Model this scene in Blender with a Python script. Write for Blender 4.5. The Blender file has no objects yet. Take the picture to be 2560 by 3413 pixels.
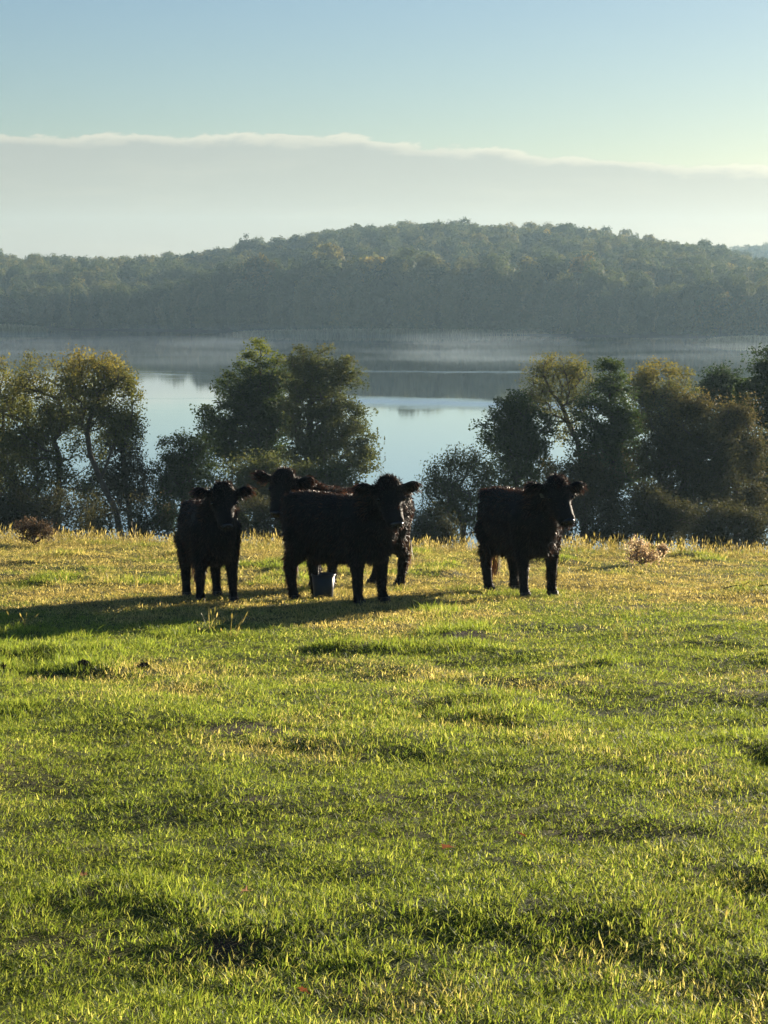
import bpy, bmesh, math, random
import numpy as np
from mathutils import Vector, Matrix

# ------------------------------------------------------------------ camera, sky, sun, exposure
SC = bpy.context.scene
COL = SC.collection
R = math.radians
EYE = 1.65
PITCH = R(6.3)
FPX = 7305.0                      # focal length in pixels of the 2560 x 3413 photograph
cam_d = bpy.data.cameras.new('camera')
cam = bpy.data.objects.new('camera', cam_d); COL.objects.link(cam)
cam_d.sensor_fit = 'VERTICAL'; cam_d.sensor_height = 36.0
cam_d.lens = 36.0 * FPX / 3413.0
cam_d.clip_start = 0.1; cam_d.clip_end = 20000
cam.location = (0, 0, EYE); cam.rotation_euler = (R(90) - PITCH, 0, 0)
SC.camera = cam

SUN_AZ, SUN_EL = R(35), R(8.2)     # to the right of the view, behind the cattle
sdir = Vector((math.sin(SUN_AZ) * math.cos(SUN_EL), math.cos(SUN_AZ) * math.cos(SUN_EL), math.sin(SUN_EL)))
sun_d = bpy.data.lights.new('sun', 'SUN'); sun_d.energy = 5.0; sun_d.angle = R(0.55); sun_d.color = (1.0, 0.86, 0.66)
sun = bpy.data.objects.new('sun', sun_d); COL.objects.link(sun)
sun.rotation_euler = (-sdir).to_track_quat('-Z', 'Y').to_euler()
sun.location = (60, 80, 60)

SC.view_settings.view_transform = 'Standard'; SC.view_settings.look = 'None'
SC.view_settings.exposure = 1.5; SC.view_settings.gamma = 1.0
SC.view_settings.use_curve_mapping = False
SC.render.engine = 'CYCLES'
cy = SC.cycles
cy.max_bounces = 6; cy.diffuse_bounces = 3; cy.glossy_bounces = 3; cy.transmission_bounces = 4
cy.volume_bounces = 1; cy.transparent_max_bounces = 8
cy.use_denoising = True
cy.use_adaptive_sampling = True; cy.adaptive_threshold = 0.01
cy.sample_clamp_indirect = 6.0
cy.caustics_reflective = False; cy.caustics_refractive = False

class NT:
    """small helper for node trees"""
    def __init__(s, tree): s.t = tree; s.t.nodes.clear()
    def n(s, typ, **kw):
        nd = s.t.nodes.new(typ)
        for k, v in kw.items():
            if k.startswith('i_'):
                nd.inputs[int(k[2:])].default_value = v
            else: setattr(nd, k, v)
        return nd
    def l(s, a, b): s.t.links.new(a, b)
    def math(s, op, a, b=None, c=None, clamp=False):
        nd = s.t.nodes.new('ShaderNodeMath'); nd.operation = op; nd.use_clamp = clamp
        for i, v in enumerate((a, b, c)):
            if v is None: continue
            if isinstance(v, (int, float)): nd.inputs[i].default_value = v
            else: s.l(v, nd.inputs[i])
        return nd.outputs[0]
    def mix(s, f, a, b, blend='MIX'):
        nd = s.t.nodes.new('ShaderNodeMix'); nd.data_type = 'RGBA'; nd.blend_type = blend
        for i, v in ((0, f), (6, a), (7, b)):
            if isinstance(v, (int, float)): nd.inputs[i].default_value = v
            elif isinstance(v, (tuple, list)): nd.inputs[i].default_value = (*v[:3], 1)
            else: s.l(v, nd.inputs[i])
        return nd.outputs[2]
    def mapr(s, v, a, b, c=0.0, d=1.0, smooth=True):
        nd = s.t.nodes.new('ShaderNodeMapRange')
        nd.interpolation_type = 'SMOOTHSTEP' if smooth else 'LINEAR'
        s.l(v, nd.inputs[0])
        for i, q in enumerate((a, b, c, d)):
            if isinstance(q, (int, float)): nd.inputs[i + 1].default_value = q
            else: s.l(q, nd.inputs[i + 1])
        return nd.outputs[0]
    def noise(s, vec, scale, detail=4.0, rough=0.55, dist=0.0):
        nd = s.t.nodes.new('ShaderNodeTexNoise')
        nd.inputs['Scale'].default_value = scale; nd.inputs['Detail'].default_value = detail
        nd.inputs['Roughness'].default_value = rough; nd.inputs['Distortion'].default_value = dist
        if vec is not None: s.l(vec, nd.inputs['Vector'])
        return nd.outputs['Fac']
    def comb(s, x, y, z):
        nd = s.t.nodes.new('ShaderNodeCombineXYZ')
        for i, v in enumerate((x, y, z)):
            if isinstance(v, (int, float)): nd.inputs[i].default_value = v
            else: s.l(v, nd.inputs[i])
        return nd.outputs[0]
    def ramp(s, fac, stops):
        nd = s.t.nodes.new('ShaderNodeValToRGB'); cr = nd.color_ramp
        while len(cr.elements) < len(stops): cr.elements.new(0.5)
        for e, (p, c) in zip(cr.elements, stops): e.position = p; e.color = (*c, 1)
        s.l(fac, nd.inputs[0]); return nd.outputs[0]

SKY_STRENGTH = 0.050
world = bpy.data.worlds.new('World'); SC.world = world; world.use_nodes = True
w = NT(world.node_tree)
sky = w.n('ShaderNodeTexSky', sky_type='NISHITA')
sky.sun_disc = False; sky.sun_elevation = SUN_EL; sky.sun_rotation = SUN_AZ
sky.altitude = 0; sky.air_density = 1.0; sky.dust_density = 0.35; sky.ozone_density = 1.6
tc = w.n('ShaderNodeTexCoord')
sep = w.n('ShaderNodeSeparateXYZ'); w.l(tc.outputs['Generated'], sep.inputs[0])
az = w.math('ARCTAN2', sep.outputs[0], sep.outputs[1])
el = w.math('ARCSINE', sep.outputs[2])
# bank of high grey cloud all round the horizon with a puffy sunlit upper edge
dirv = tc.outputs['Generated']
big = w.noise(dirv, 5.0, 2.0)
puff = w.noise(w.comb(w.math('MULTIPLY', az, 26.0), w.math('MULTIPLY', el, 70.0), 3.0), 1.5, 6.0, 0.6, 0.25)
edge = w.math('ADD', w.math('SUBTRACT', R(3.12), w.math('MULTIPLY', w.math('SINE', az), R(2.4))),
              w.math('ADD', w.math('MULTIPLY', w.math('SUBTRACT', big, 0.5), R(1.2)),
                     w.math('MULTIPLY', w.math('SUBTRACT', puff, 0.5), R(0.75))))
dlt = w.math('SUBTRACT', edge, el)                       # > 0 inside the bank
bank = w.mapr(dlt, R(-0.02), R(0.10))
rim = w.math('MULTIPLY', w.mapr(dlt, R(-0.02), R(0.05)), w.mapr(dlt, R(0.04), R(0.36), 1.0, 0.0))
rim = w.math('MULTIPLY', rim, w.mapr(puff, 0.35, 0.62, 0.6, 1.0))
skyc = w.mix(1.0, sky.outputs[0], (0.550, 0.655, 0.86), 'MULTIPLY')
hs = w.n('ShaderNodeHueSaturation'); hs.inputs['Saturation'].default_value = 0.32; hs.inputs['Value'].default_value = 0.72
w.l(skyc, hs.inputs['Color'])
soft = w.mix(0.62, w.mix(1.0, hs.outputs[0], (1.0, 1.0, 0.97), 'MULTIPLY'), (3.62, 3.56, 3.34))
wisp = w.noise(w.comb(w.math('MULTIPLY', az, 9.0), w.math('MULTIPLY', el, 60.0), 8.0), 1.6, 5.0, 0.6)
soft = w.mix(w.math('MULTIPLY', w.mapr(wisp, 0.45, 0.72), 0.5), soft, w.mix(1.0, soft, (1.16, 1.13, 1.08), 'MULTIPLY'))
bankc = w.mix(rim, soft, w.mix(1.0, soft, (1.80, 1.66, 1.42), 'MULTIPLY'))
skyall = w.mix(w.math('MULTIPLY', bank, 0.72), skyc, bankc)
bg = w.n('ShaderNodeBackground'); bg.inputs[1].default_value = SKY_STRENGTH
w.l(skyall, bg.inputs[0])
wo = w.n('ShaderNodeOutputWorld'); w.l(bg.outputs[0], wo.inputs[0])

# ------------------------------------------------------------------ helpers
rng = np.random.default_rng(7)
random.seed(7)

def _hash(ix, iy, seed):
    h = (ix.astype(np.int64) * 374761393 + iy.astype(np.int64) * 668265263 + seed * 974711) & 0xffffffff
    h = ((h ^ (h >> 13)) * 1274126177) & 0xffffffff
    h = h ^ (h >> 16)
    return (h & 0xffffff) / float(0xffffff)

def vnoise(x, y, seed=0):
    x = np.asarray(x, float); y = np.asarray(y, float)
    ix = np.floor(x); iy = np.floor(y); fx = x - ix; fy = y - iy
    fx = fx * fx * fx * (fx * (fx * 6 - 15) + 10); fy = fy * fy * fy * (fy * (fy * 6 - 15) + 10)
    ix = ix.astype(np.int64); iy = iy.astype(np.int64)
    a = _hash(ix, iy, seed); b = _hash(ix + 1, iy, seed); c = _hash(ix, iy + 1, seed); d = _hash(ix + 1, iy + 1, seed)
    return (a + (b - a) * fx) * (1 - fy) + (c + (d - c) * fx) * fy

def fbm(x, y, seed=0, octv=4, gain=0.5):
    s = 0; amp = 1; tot = 0
    for o in range(octv):
        s = s + amp * vnoise(x * 2 ** o + o * 17.3, y * 2 ** o - o * 9.1, seed + o); tot += amp; amp *= gain
    return s / tot

def sst(a, b, x):
    t = np.clip((np.asarray(x, float) - a) / (b - a), 0, 1); return t * t * (3 - 2 * t)

CP, SP = math.cos(PITCH), math.sin(PITCH)
def ray(px, py):
    r = (px - 1280) / FPX; u = -(py - 1706.5) / FPX
    return np.array([r, CP + u * SP, -SP + u * CP])
def pix(px, py, Y):
    d = ray(px, py); return np.array([0, 0, EYE]) + d * (Y / d[1])

LAKE = -15.35
COW_SPOTS = []      # filled below, keeps the ground even under the hooves
def ground0(x, y):
    x = np.asarray(x, float); y = np.asarray(y, float)
    z = -0.085 * y - 0.022 * x * sst(15, 40, y) * sst(140, 60, np.abs(x))
    e = np.clip(y - 36, 0, None); z = z - 0.005 * np.minimum(e, 20) ** 2 - np.clip(e - 20, 0, None) * 0.115
    return z
def tuss(x, y):
    return sst(0.60, 0.80, fbm(x / 0.95 + 3.3, y / 1.5 + 1.7, 41, 3))
def soilmask(x, y):
    m = np.zeros(np.shape(x))
    for (sx, sy, rx, ry) in SOIL:
        d = np.sqrt(((x - sx) / rx) ** 2 + ((y - sy) / ry) ** 2) + 0.7 * (fbm(x * 5, y * 5, 77, 2) - 0.5)
        m = np.maximum(m, 1 - sst(0.55, 1.0, d))
    return m
SOIL = []
def ground(x, y):
    x = np.asarray(x, float); y = np.asarray(y, float)
    z = ground0(x, y)
    amp = sst(80, 55, y) * 1.0
    keep = np.ones(np.shape(x))
    for (cx, cyy) in COW_SPOTS:
        keep = np.minimum(keep, np.minimum(sst(0.7, 1.7, np.hypot(x - cx, y - cyy)), sst(1.6, 3.4, np.hypot((x - cx + 1.6) * .8, y - cyy + 2.6))))
    amp = amp * (0.22 + 0.78 * keep)
    z = z + amp * (0.15 * (fbm(x / 4.5, y / 4.5, 5, 3) - 0.5) + 0.125 * (fbm(x / .75, y / .95, 9, 4) - 0.5) + 0.05 * tuss(x, y))
    return np.maximum(z, LAKE - 1.0)
def gp(px, py):
    """point of the smooth slope seen at a pixel of the photograph"""
    d = ray(px, py); lo, hi = 1.0, 80.0
    for _ in range(60):
        m = (lo + hi) / 2
        if EYE + d[2] / d[1] * m > float(ground0(d[0] / d[1] * m, m)): lo = m
        else: hi = m
    return np.array([d[0] / d[1] * lo, lo, float(ground0(d[0] / d[1] * lo, lo))])

def tag(o, label=None, cat=None, group=None, kind=None):
    if label: o['label'] = label
    if cat: o['category'] = cat
    if group: o['group'] = group
    if kind: o['kind'] = kind
    return o
def empty(name, loc, rz=0.0):
    o = bpy.data.objects.new(name, None); COL.objects.link(o)
    o.location = loc; o.rotation_euler = (0, 0, rz); o.empty_display_size = 0.3; return o
def mesh_obj(name, V, F, mat, parent=None, smooth=False, attrs=None, link=True):
    """V (n,3); F list of faces or (m,k) array"""
    me = bpy.data.meshes.new(name)
    V = np.asarray(V, np.float32)
    if isinstance(F, np.ndarray):
        m, k = F.shape
        me.vertices.add(len(V)); me.vertices.foreach_set('co', V.ravel())
        me.loops.add(m * k); me.loops.foreach_set('vertex_index', F.astype(np.int32).ravel())
        me.polygons.add(m); me.polygons.foreach_set('loop_start', np.arange(0, m * k, k, dtype=np.int32))
        me.update(calc_edges=True)
    else:
        me.from_pydata(V.tolist(), [], F)
    if smooth: me.polygons.foreach_set('use_smooth', np.ones(len(me.polygons), bool))
    for an, arr in (attrs or {}).items():
        a = me.attributes.new(an, 'FLOAT', 'POINT'); a.data.foreach_set('value', np.asarray(arr, np.float32))
    if mat: me.materials.append(mat)
    o = bpy.data.objects.new(name, me)
    if link: COL.objects.link(o)
    if parent: o.parent = parent
    return o

def material(name):
    m = bpy.data.materials.new(name); m.use_nodes = True
    return m, NT(m.node_tree)
def out(t, sh, disp=None):
    o = t.n('ShaderNodeOutputMaterial'); t.l(sh, o.inputs[0])
def bsdf(t, col, rough=0.8, spec=0.3, normal=None, **kw):
    p = t.n('ShaderNodeBsdfPrincipled')
    if isinstance(col, tuple): p.inputs['Base Color'].default_value = (*col, 1)
    else: t.l(col, p.inputs['Base Color'])
    if isinstance(rough, (int, float)): p.inputs['Roughness'].default_value = rough
    else: t.l(rough, p.inputs['Roughness'])
    p.inputs['Specular IOR Level'].default_value = spec
    if normal is not None: t.l(normal, p.inputs['Normal'])
    for k, v in kw.items(): p.inputs[k].default_value = v
    return p.outputs[0]
def attr(t, name, typ='GEOMETRY'):
    a = t.n('ShaderNodeAttribute'); a.attribute_name = name; a.attribute_type = typ; return a.outputs['Fac']
def leafy(t, col, trans=0.45, rough=0.5, spec=0.25, tcol=None):
    p = bsdf(t, col, rough, spec)
    tr = t.n('ShaderNodeBsdfTranslucent'); t.l(tcol if tcol is not None else col, tr.inputs[0])
    mx = t.n('ShaderNodeMixShader'); mx.inputs[0].default_value = trans
    t.l(p, mx.inputs[1]); t.l(tr.outputs[0], mx.inputs[2]); return mx.outputs[0]

def leaf_material(name, stops, trans=0.42, gain=1.35, inst=False):
    m, t = material(name)
    v = attr(t, 'tint')
    if inst:
        iv = attr(t, 'hue', 'INSTANCER')
        v = t.math('ADD', t.math('MULTIPLY', v, 0.35), t.math('MULTIPLY', iv, 0.75), clamp=True)
    c = t.ramp(v, stops)
    tc_ = t.mix(1.0, c, (gain * 1.05, gain, gain * 0.75), 'MULTIPLY')
    out(t, leafy(t, c, trans, 0.7, 0.05, tc_)); return m

def bark_material(name, col):
    m, t = material(name)
    tcx = t.n('ShaderNodeTexCoord')
    n = t.noise(tcx.outputs['Object'], 6.0, 5.0)
    c = t.mix(n, tuple(x * 0.5 for x in col), tuple(x * 1.5 for x in col))
    b = t.n('ShaderNodeBump'); b.inputs['Strength'].default_value = 0.5; t.l(n, b.inputs['Height'])
    out(t, bsdf(t, c, 0.9, 0.15, b.outputs[0])); return m

M = {}
M['bark'] = bark_material('bark', (0.075, 0.062, 0.048))
M['bark_dark'] = bark_material('bark_dark', (0.045, 0.038, 0.03))
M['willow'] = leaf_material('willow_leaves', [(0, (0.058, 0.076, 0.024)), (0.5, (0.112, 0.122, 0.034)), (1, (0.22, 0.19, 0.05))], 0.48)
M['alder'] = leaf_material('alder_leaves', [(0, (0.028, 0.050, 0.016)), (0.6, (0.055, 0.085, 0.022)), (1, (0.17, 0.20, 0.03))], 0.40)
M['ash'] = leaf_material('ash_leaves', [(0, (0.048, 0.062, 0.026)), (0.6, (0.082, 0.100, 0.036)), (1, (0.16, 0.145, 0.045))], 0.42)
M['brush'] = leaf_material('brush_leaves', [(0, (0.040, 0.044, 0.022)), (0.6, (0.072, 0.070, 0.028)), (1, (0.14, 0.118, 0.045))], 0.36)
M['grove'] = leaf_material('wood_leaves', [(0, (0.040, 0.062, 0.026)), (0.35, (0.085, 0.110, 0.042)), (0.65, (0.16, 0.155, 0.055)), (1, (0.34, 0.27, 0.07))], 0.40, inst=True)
M['shoretree'] = leaf_material('shore_leaves', [(0, (0.035, 0.048, 0.022)), (0.6, (0.07, 0.08, 0.032)), (1, (0.19, 0.145, 0.04))], 0.25)

# ------------------------------------------------------------------ ground
c1 = gp(700, 1998); c3 = gp(1140, 2006); c4 = gp(1738, 1980); c2 = gp(1172, 1957)
COW_SPOTS += [(p[0], p[1]) for p in (c1, c2, c3, c4)]
for px, py, rx, ry in ((800, 2440, .26, .30), (925, 2440, .30, .26), (1560, 2135, .26, .45), (2100, 2030, .35, .5), (850, 2680, .12, .14), (760, 3170, .14, .12), (330, 3000, .12, .12), (1900, 2790, .2, .14)):
    p = gp(px, py); SOIL.append((p[0], p[1], rx, ry))

m, t = material('pasture')
geo = t.n('ShaderNodeNewGeometry'); pos = geo.outputs['Position']
n1 = t.noise(pos, 0.7, 5.0); n2 = t.noise(pos, 9.0, 4.0, 0.65); n3 = t.noise(pos, 40.0, 3.0, 0.7)
g = t.mix(t.mapr(n1, 0.35, 0.65), (0.060, 0.085, 0.018), (0.115, 0.105, 0.030))
g = t.mix(t.mapr(n2, 0.4, 0.7), g, (0.045, 0.05, 0.018))
g = t.mix(t.mapr(n3, 0.55, 0.8), g, (0.16, 0.13, 0.05))
soil = t.mix(n2, (0.035, 0.026, 0.018), (0.075, 0.055, 0.036))
g = t.mix(attr(t, 'soil'), g, soil)
bmp = t.n('ShaderNodeBump'); bmp.inputs['Strength'].default_value = 0.7; bmp.inputs['Distance'].default_value = 0.04
t.l(t.math('ADD', n2, t.math('MULTIPLY', n3, 0.5)), bmp.inputs['Height'])
out(t, bsdf(t, g, 0.95, 0.1, bmp.outputs[0])); M['pasture'] = m

def axis(dense_a, dense_b, step, lo, hi, growth=1.18):
    a = list(np.arange(dense_a, dense_b + 1e-6, step)); s = step
    while a[-1] < hi: s *= growth; a.append(a[-1] + s)
    s = step; pre = []
    v = dense_a
    while v > lo: s *= growth; v -= s; pre.append(v)
    return np.array(pre[::-1] + a)
gx = axis(-12, 12, 0.11, -700, 700, 1.14); gy = axis(4.5, 30, 0.11, -60, 135, 1.035)
GX, GY = np.meshgrid(gx, gy); GZ = ground(GX, GY)
V = np.stack([GX.ravel(), GY.ravel(), GZ.ravel()], 1)
nx, ny = len(gx), len(gy)
i = np.arange(nx * ny).reshape(ny, nx)
F = np.stack([i[:-1, :-1].ravel(), i[:-1, 1:].ravel(), i[1:, 1:].ravel(), i[1:, :-1].ravel()], 1)
sm = soilmask(V[:, 0], V[:, 1])
o = mesh_obj('ground', V, F, M['pasture'], smooth=True, attrs={'soil': sm})
tag(o, kind='structure', label='sunlit pasture sloping down towards the lake')

# ------------------------------------------------------------------ lake
m, t = material('lake_water')
geo = t.n('ShaderNodeNewGeometry'); pos = geo.outputs['Position']
sp_ = t.n('ShaderNodeSeparateXYZ'); t.l(pos, sp_.inputs[0])
X, Y = sp_.outputs[0], sp_.outputs[1]
warp = t.math('MULTIPLY', t.math('SUBTRACT', t.noise(t.comb(t.math('MULTIPLY', X, 0.012), t.math('MULTIPLY', Y, 0.01), 0.0), 1.0, 6.0, 0.62), 0.5), 60.0)
yy = t.math('ADD', Y, warp)
yy = t.math('ADD', yy, t.math('MULTIPLY', X, 0.22))
def band(c, wd, x0, x1):
    a = t.mapr(t.math('ABSOLUTE', t.math('SUBTRACT', yy, c)), 0.0, wd, 1.0, 0.0)
    b = t.math('MULTIPLY', t.mapr(X, x0 - 14, x0), t.mapr(X, x1, x1 + 14, 1.0, 0.0))
    return t.math('MULTIPLY', a, b)
streak = t.math('MAXIMUM', band(283, 15, -2, 60), t.math('MULTIPLY', band(372, 8, -10, 30), 0.5))
streak = t.math('MAXIMUM', streak, t.math('MULTIPLY', t.mapr(t.noise(t.comb(t.math('MULTIPLY', X, 0.006), t.math('MULTIPLY', yy, 0.05), 4.0), 1.0, 3.0), 0.60, 0.70), 0.5))
rip = t.noise(t.comb(t.math('MULTIPLY', X, 0.5), t.math('MULTIPLY', Y, 0.9), 0.0), 1.0, 3.0)
rip2 = t.noise(t.comb(t.math('MULTIPLY', X, 0.06), t.math('MULTIPLY', Y, 0.22), 2.0), 1.0, 3.0)
bmp = t.n('ShaderNodeBump'); bmp.inputs['Distance'].default_value = 0.05
t.l(t.math('ADD', t.math('MULTIPLY', streak, 0.55), 0.05), bmp.inputs['Strength'])
t.l(t.math('ADD', rip, t.math('MULTIPLY', rip2, 1.0)), bmp.inputs['Height'])
rough = t.math('ADD', t.math('MULTIPLY', streak, 0.20), 0.03)
gl = t.n('ShaderNodeBsdfGlossy'); gl.inputs['Color'].default_value = (.95, .97, .97, 1); t.l(rough, gl.inputs['Roughness']); t.l(bmp.outputs[0], gl.inputs['Normal'])
mxw = t.n('ShaderNodeMixShader'); mxw.inputs[0].default_value = .6
t.l(bsdf(t, (0.012, 0.020, 0.024), rough, 0.5, bmp.outputs[0], IOR=2.4), mxw.inputs[1]); t.l(gl.outputs[0], mxw.inputs[2]); out(t, mxw.outputs[0]); M['water'] = m
S = 940
o = mesh_obj('lake', [(-S, 60, LAKE), (S, 60, LAKE), (S, 1930, LAKE), (-S, 1930, LAKE)], [(0, 1, 2, 3)], M['water'])
tag(o, kind='structure', label='calm misty lake reflecting the wooded hill')

# ------------------------------------------------------------------ far hills
TOPX = np.array([-1500, -700, 0, 200, 330, 450, 640, 800, 950, 1050, 1200, 1350, 1500, 1700, 1900, 2100, 2300, 2420, 2500, 2560, 3000, 4000])
TOPY = np.array([800, 815, 832, 843, 850, 850, 836, 803, 778, 760, 742, 730, 727, 737, 740, 767, 797, 818, 850, 872, 880, 850])
def shore_y(x):
    return 588 + 0.0 * x - 0.42 * np.clip(x, -400, 60) * (np.asarray(x) < 400) + 14 * (fbm(x / 60.0, 0 * x + 2.2, 61, 3) - 0.5) - 26 * sst(60, 100, x)
def far_z(x, y):
    px = 1280 + FPX * x / y * CP
    ty = np.interp(px, TOPX, TOPY)
    ridge = 905.0
    slope = -np.tan(PITCH - np.arctan((1706.5 - ty) / FPX))
    zr = EYE + ridge * slope - 16.5 - 2.0
    s = sst(shore_y(x) + 6, ridge, y)
    z = LAKE + 0.3 + (zr - LAKE) * s
    z = z - sst(ridge + 20, ridge + 380, y) * (zr - LAKE) * 0.85
    z2 = 22 * np.exp(-(((x - 330) / 150.0) ** 2)) * sst(1350, 1600, y)
    z = z + z2 + 2.5 * (fbm(x / 40.0, y / 40.0, 23, 3) - 0.5) * sst(600, 680, y)
    return np.where(y < shore_y(x), LAKE - 0.8, z)
fx = np.linspace(-900, 900, 160); fy = np.concatenate([np.linspace(500, 1000, 110), np.linspace(1020, 1900, 40)])
FX, FY = np.meshgrid(fx, fy); FZ = far_z(FX, FY)
V = np.stack([FX.ravel(), FY.ravel(), FZ.ravel()], 1); nx, ny = len(fx), len(fy)
i = np.arange(nx * ny).reshape(ny, nx)
F = np.stack([i[:-1, :-1].ravel(), i[:-1, 1:].ravel(), i[1:, 1:].ravel(), i[1:, :-1].ravel()], 1)
m, t = material('forest_floor')
geo = t.n('ShaderNodeNewGeometry')
out(t, bsdf(t, t.mix(t.noise(geo.outputs['Position'], 0.15, 4.0), (0.03, 0.035, 0.015), (0.07, 0.06, 0.03)), 0.95, 0.1)); M['floor'] = m
o = mesh_obj('hills', V, F, M['floor'], smooth=True)
tag(o, kind='structure', label='low hills rising from the far lake shore')

# ------------------------------------------------------------------ trees
def leaves_mesh(P, size, rg, flat=0.0, droop=0.0, aspect=0.55):
    """folded diamond leaves at points P (n,3)"""
    n = len(P)
    d = rg.normal(size=(n, 3)); d[:, 2] = d[:, 2] * (1 - flat) - droop
    d /= np.linalg.norm(d, axis=1)[:, None] + 1e-9
    u = rg.normal(size=(n, 3)); u[:, 2] *= (1 - flat)
    s = np.cross(d, u); s /= np.linalg.norm(s, axis=1)[:, None] + 1e-9
    nn = np.cross(d, s)
    L = size * rg.uniform(0.6, 1.35, n)[:, None]
    a = P - d * L * 0.5; b = P + s * L * aspect * 0.5 + nn * L * 0.1; c = P + d * L * 0.5; e = P - s * L * aspect * 0.5 + nn * L * 0.1
    V = np.stack([a, b, c, e], 1).reshape(-1, 3)
    F = np.arange(n * 4).reshape(n, 4)
    return V, F

def tubes(nodes, parent, rad, sides=5):
    nodes = np.asarray(nodes); parent = np.asarray(parent); rad = np.asarray(rad)
    k = np.where(parent >= 0)[0]; A = nodes[parent[k]]; B = nodes[k]
    ra = np.minimum(rad[parent[k]], rad[k] * 1.35); rb = rad[k]
    d = B - A; ln = np.linalg.norm(d, axis=1)[:, None] + 1e-9; d = d / ln
    ref = np.where(np.abs(d[:, 2:3]) > 0.9, np.array([[1.0, 0, 0]]), np.array([[0, 0, 1.0]]))
    s = np.cross(d, ref); s /= np.linalg.norm(s, axis=1)[:, None]; q = np.cross(d, s)
    B = B + d * rb[:, None] * 0.4
    ang = np.arange(sides) * 2 * math.pi / sides
    ring = np.cos(ang)[None, :, None] * s[:, None] + np.sin(ang)[None, :, None] * q[:, None]
    VA = A[:, None] + ring * ra[:, None, None]; VB = B[:, None] + ring * rb[:, None, None]
    V = np.concatenate([VA, VB], 1).reshape(-1, 3)
    base = (np.arange(len(k)) * 2 * sides)[:, None]
    j = np.arange(sides); j2 = (j + 1) % sides
    F = np.stack([base + j, base + j2, base + sides + j2, base + sides + j], 2).reshape(-1, 4)
    return V, F

def grow(att, trunk, rg, seg=0.8, down=0.9, pathw=0.35, r0=0.014, expo=2.3, wob=0.10, lift=0.12):
    """branch skeleton: every cluster centre in att is joined to the nearest good node"""
    nodes = [np.array(p, float) for p in trunk]; par = list(range(-1, len(trunk) - 1)); plen = [0.0]
    for a, b in zip(nodes[:-1], nodes[1:]): plen.append(plen[-1] + np.linalg.norm(b - a))
    tl = plen[-1] + 1e-6
    plen = [p * 0.6 for p in plen]
    order = np.argsort(np.linalg.norm(att - nodes[len(trunk) // 2], axis=1))
    tips = []
    for oi in order:
        a = att[oi]; N = np.array(nodes); dv = a - N; dist = np.linalg.norm(dv, axis=1)
        cost = dist + pathw * np.array(plen) + down * np.clip(-dv[:, 2], 0, None)
        cost[0] += 3
        j = int(np.argmin(cost)); k = max(1, int(round(dist[j] / seg)))
        p0 = N[j]; prev = j
        for s in range(1, k + 1):
            f = s / k; p = p0 + (a - p0) * f
            if s < k: p = p + rg.normal(size=3) * wob * seg + np.array([0, 0, lift * dist[j] * math.sin(math.pi * f)])
            nodes.append(p); par.append(prev); plen.append(plen[prev] + np.linalg.norm(p - nodes[prev])); prev = len(nodes) - 1
        tips.append(prev)
    n = len(nodes); acc = np.zeros(n); nodes = np.array(nodes); par = np.array(par)
    for t_ in tips: acc[t_] += r0 ** expo
    for k in range(n - 1, 0, -1):
        if par[k] >= 0: acc[par[k]] += acc[k] if acc[k] > 0 else r0 ** expo
    # children always come after their parents except inside the trunk, which is already in order
    rad = np.maximum(acc, r0 ** expo) ** (1 / expo)
    return nodes, par, rad

def sample_env(ells, n, rg, shell, holes=0.0):
    vol = np.array([e[3] * e[4] * e[5] for e in ells]) ** 0.8; pick = rg.choice(len(ells), n, p=vol / vol.sum())
    d = rg.normal(size=(n, 3)); d /= np.linalg.norm(d, axis=1)[:, None]
    r = rg.uniform(0, 1, n) ** (1.0 / shell)
    E = np.array(ells, float)[pick]
    ph = rg.uniform(0, 6.28, (len(ells), 6))[pick]
    lob = 1 + .16 * np.sin(d[:, 0] * 4.2 + ph[:, 0]) * np.sin(d[:, 2] * 4.8 + ph[:, 1]) + .10 * np.sin(d[:, 1] * 8 + ph[:, 2]) * np.sin(d[:, 2] * 9 + ph[:, 3])
    P = E[:, :3] + d * (r * lob)[:, None] * E[:, 3:6]
    if holes > 0:            # airy gaps right through the crown
        s_ = float(np.median(E[:, 3])); q = P / max(s_ * .42, .05); p0 = rg.uniform(0, 6.28, 6)
        nz = np.sin(q[:, 0] * 1.3 + p0[0]) * np.sin(q[:, 2] * 1.5 + p0[1]) + .7 * np.sin(q[:, 1] * 1.4 + p0[2] + q[:, 2] * .8) + .5 * np.sin(q[:, 0] * 2.7 + q[:, 2] * 2.1 + p0[3])
        P = P[nz > np.quantile(nz, holes)]
    return P

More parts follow.
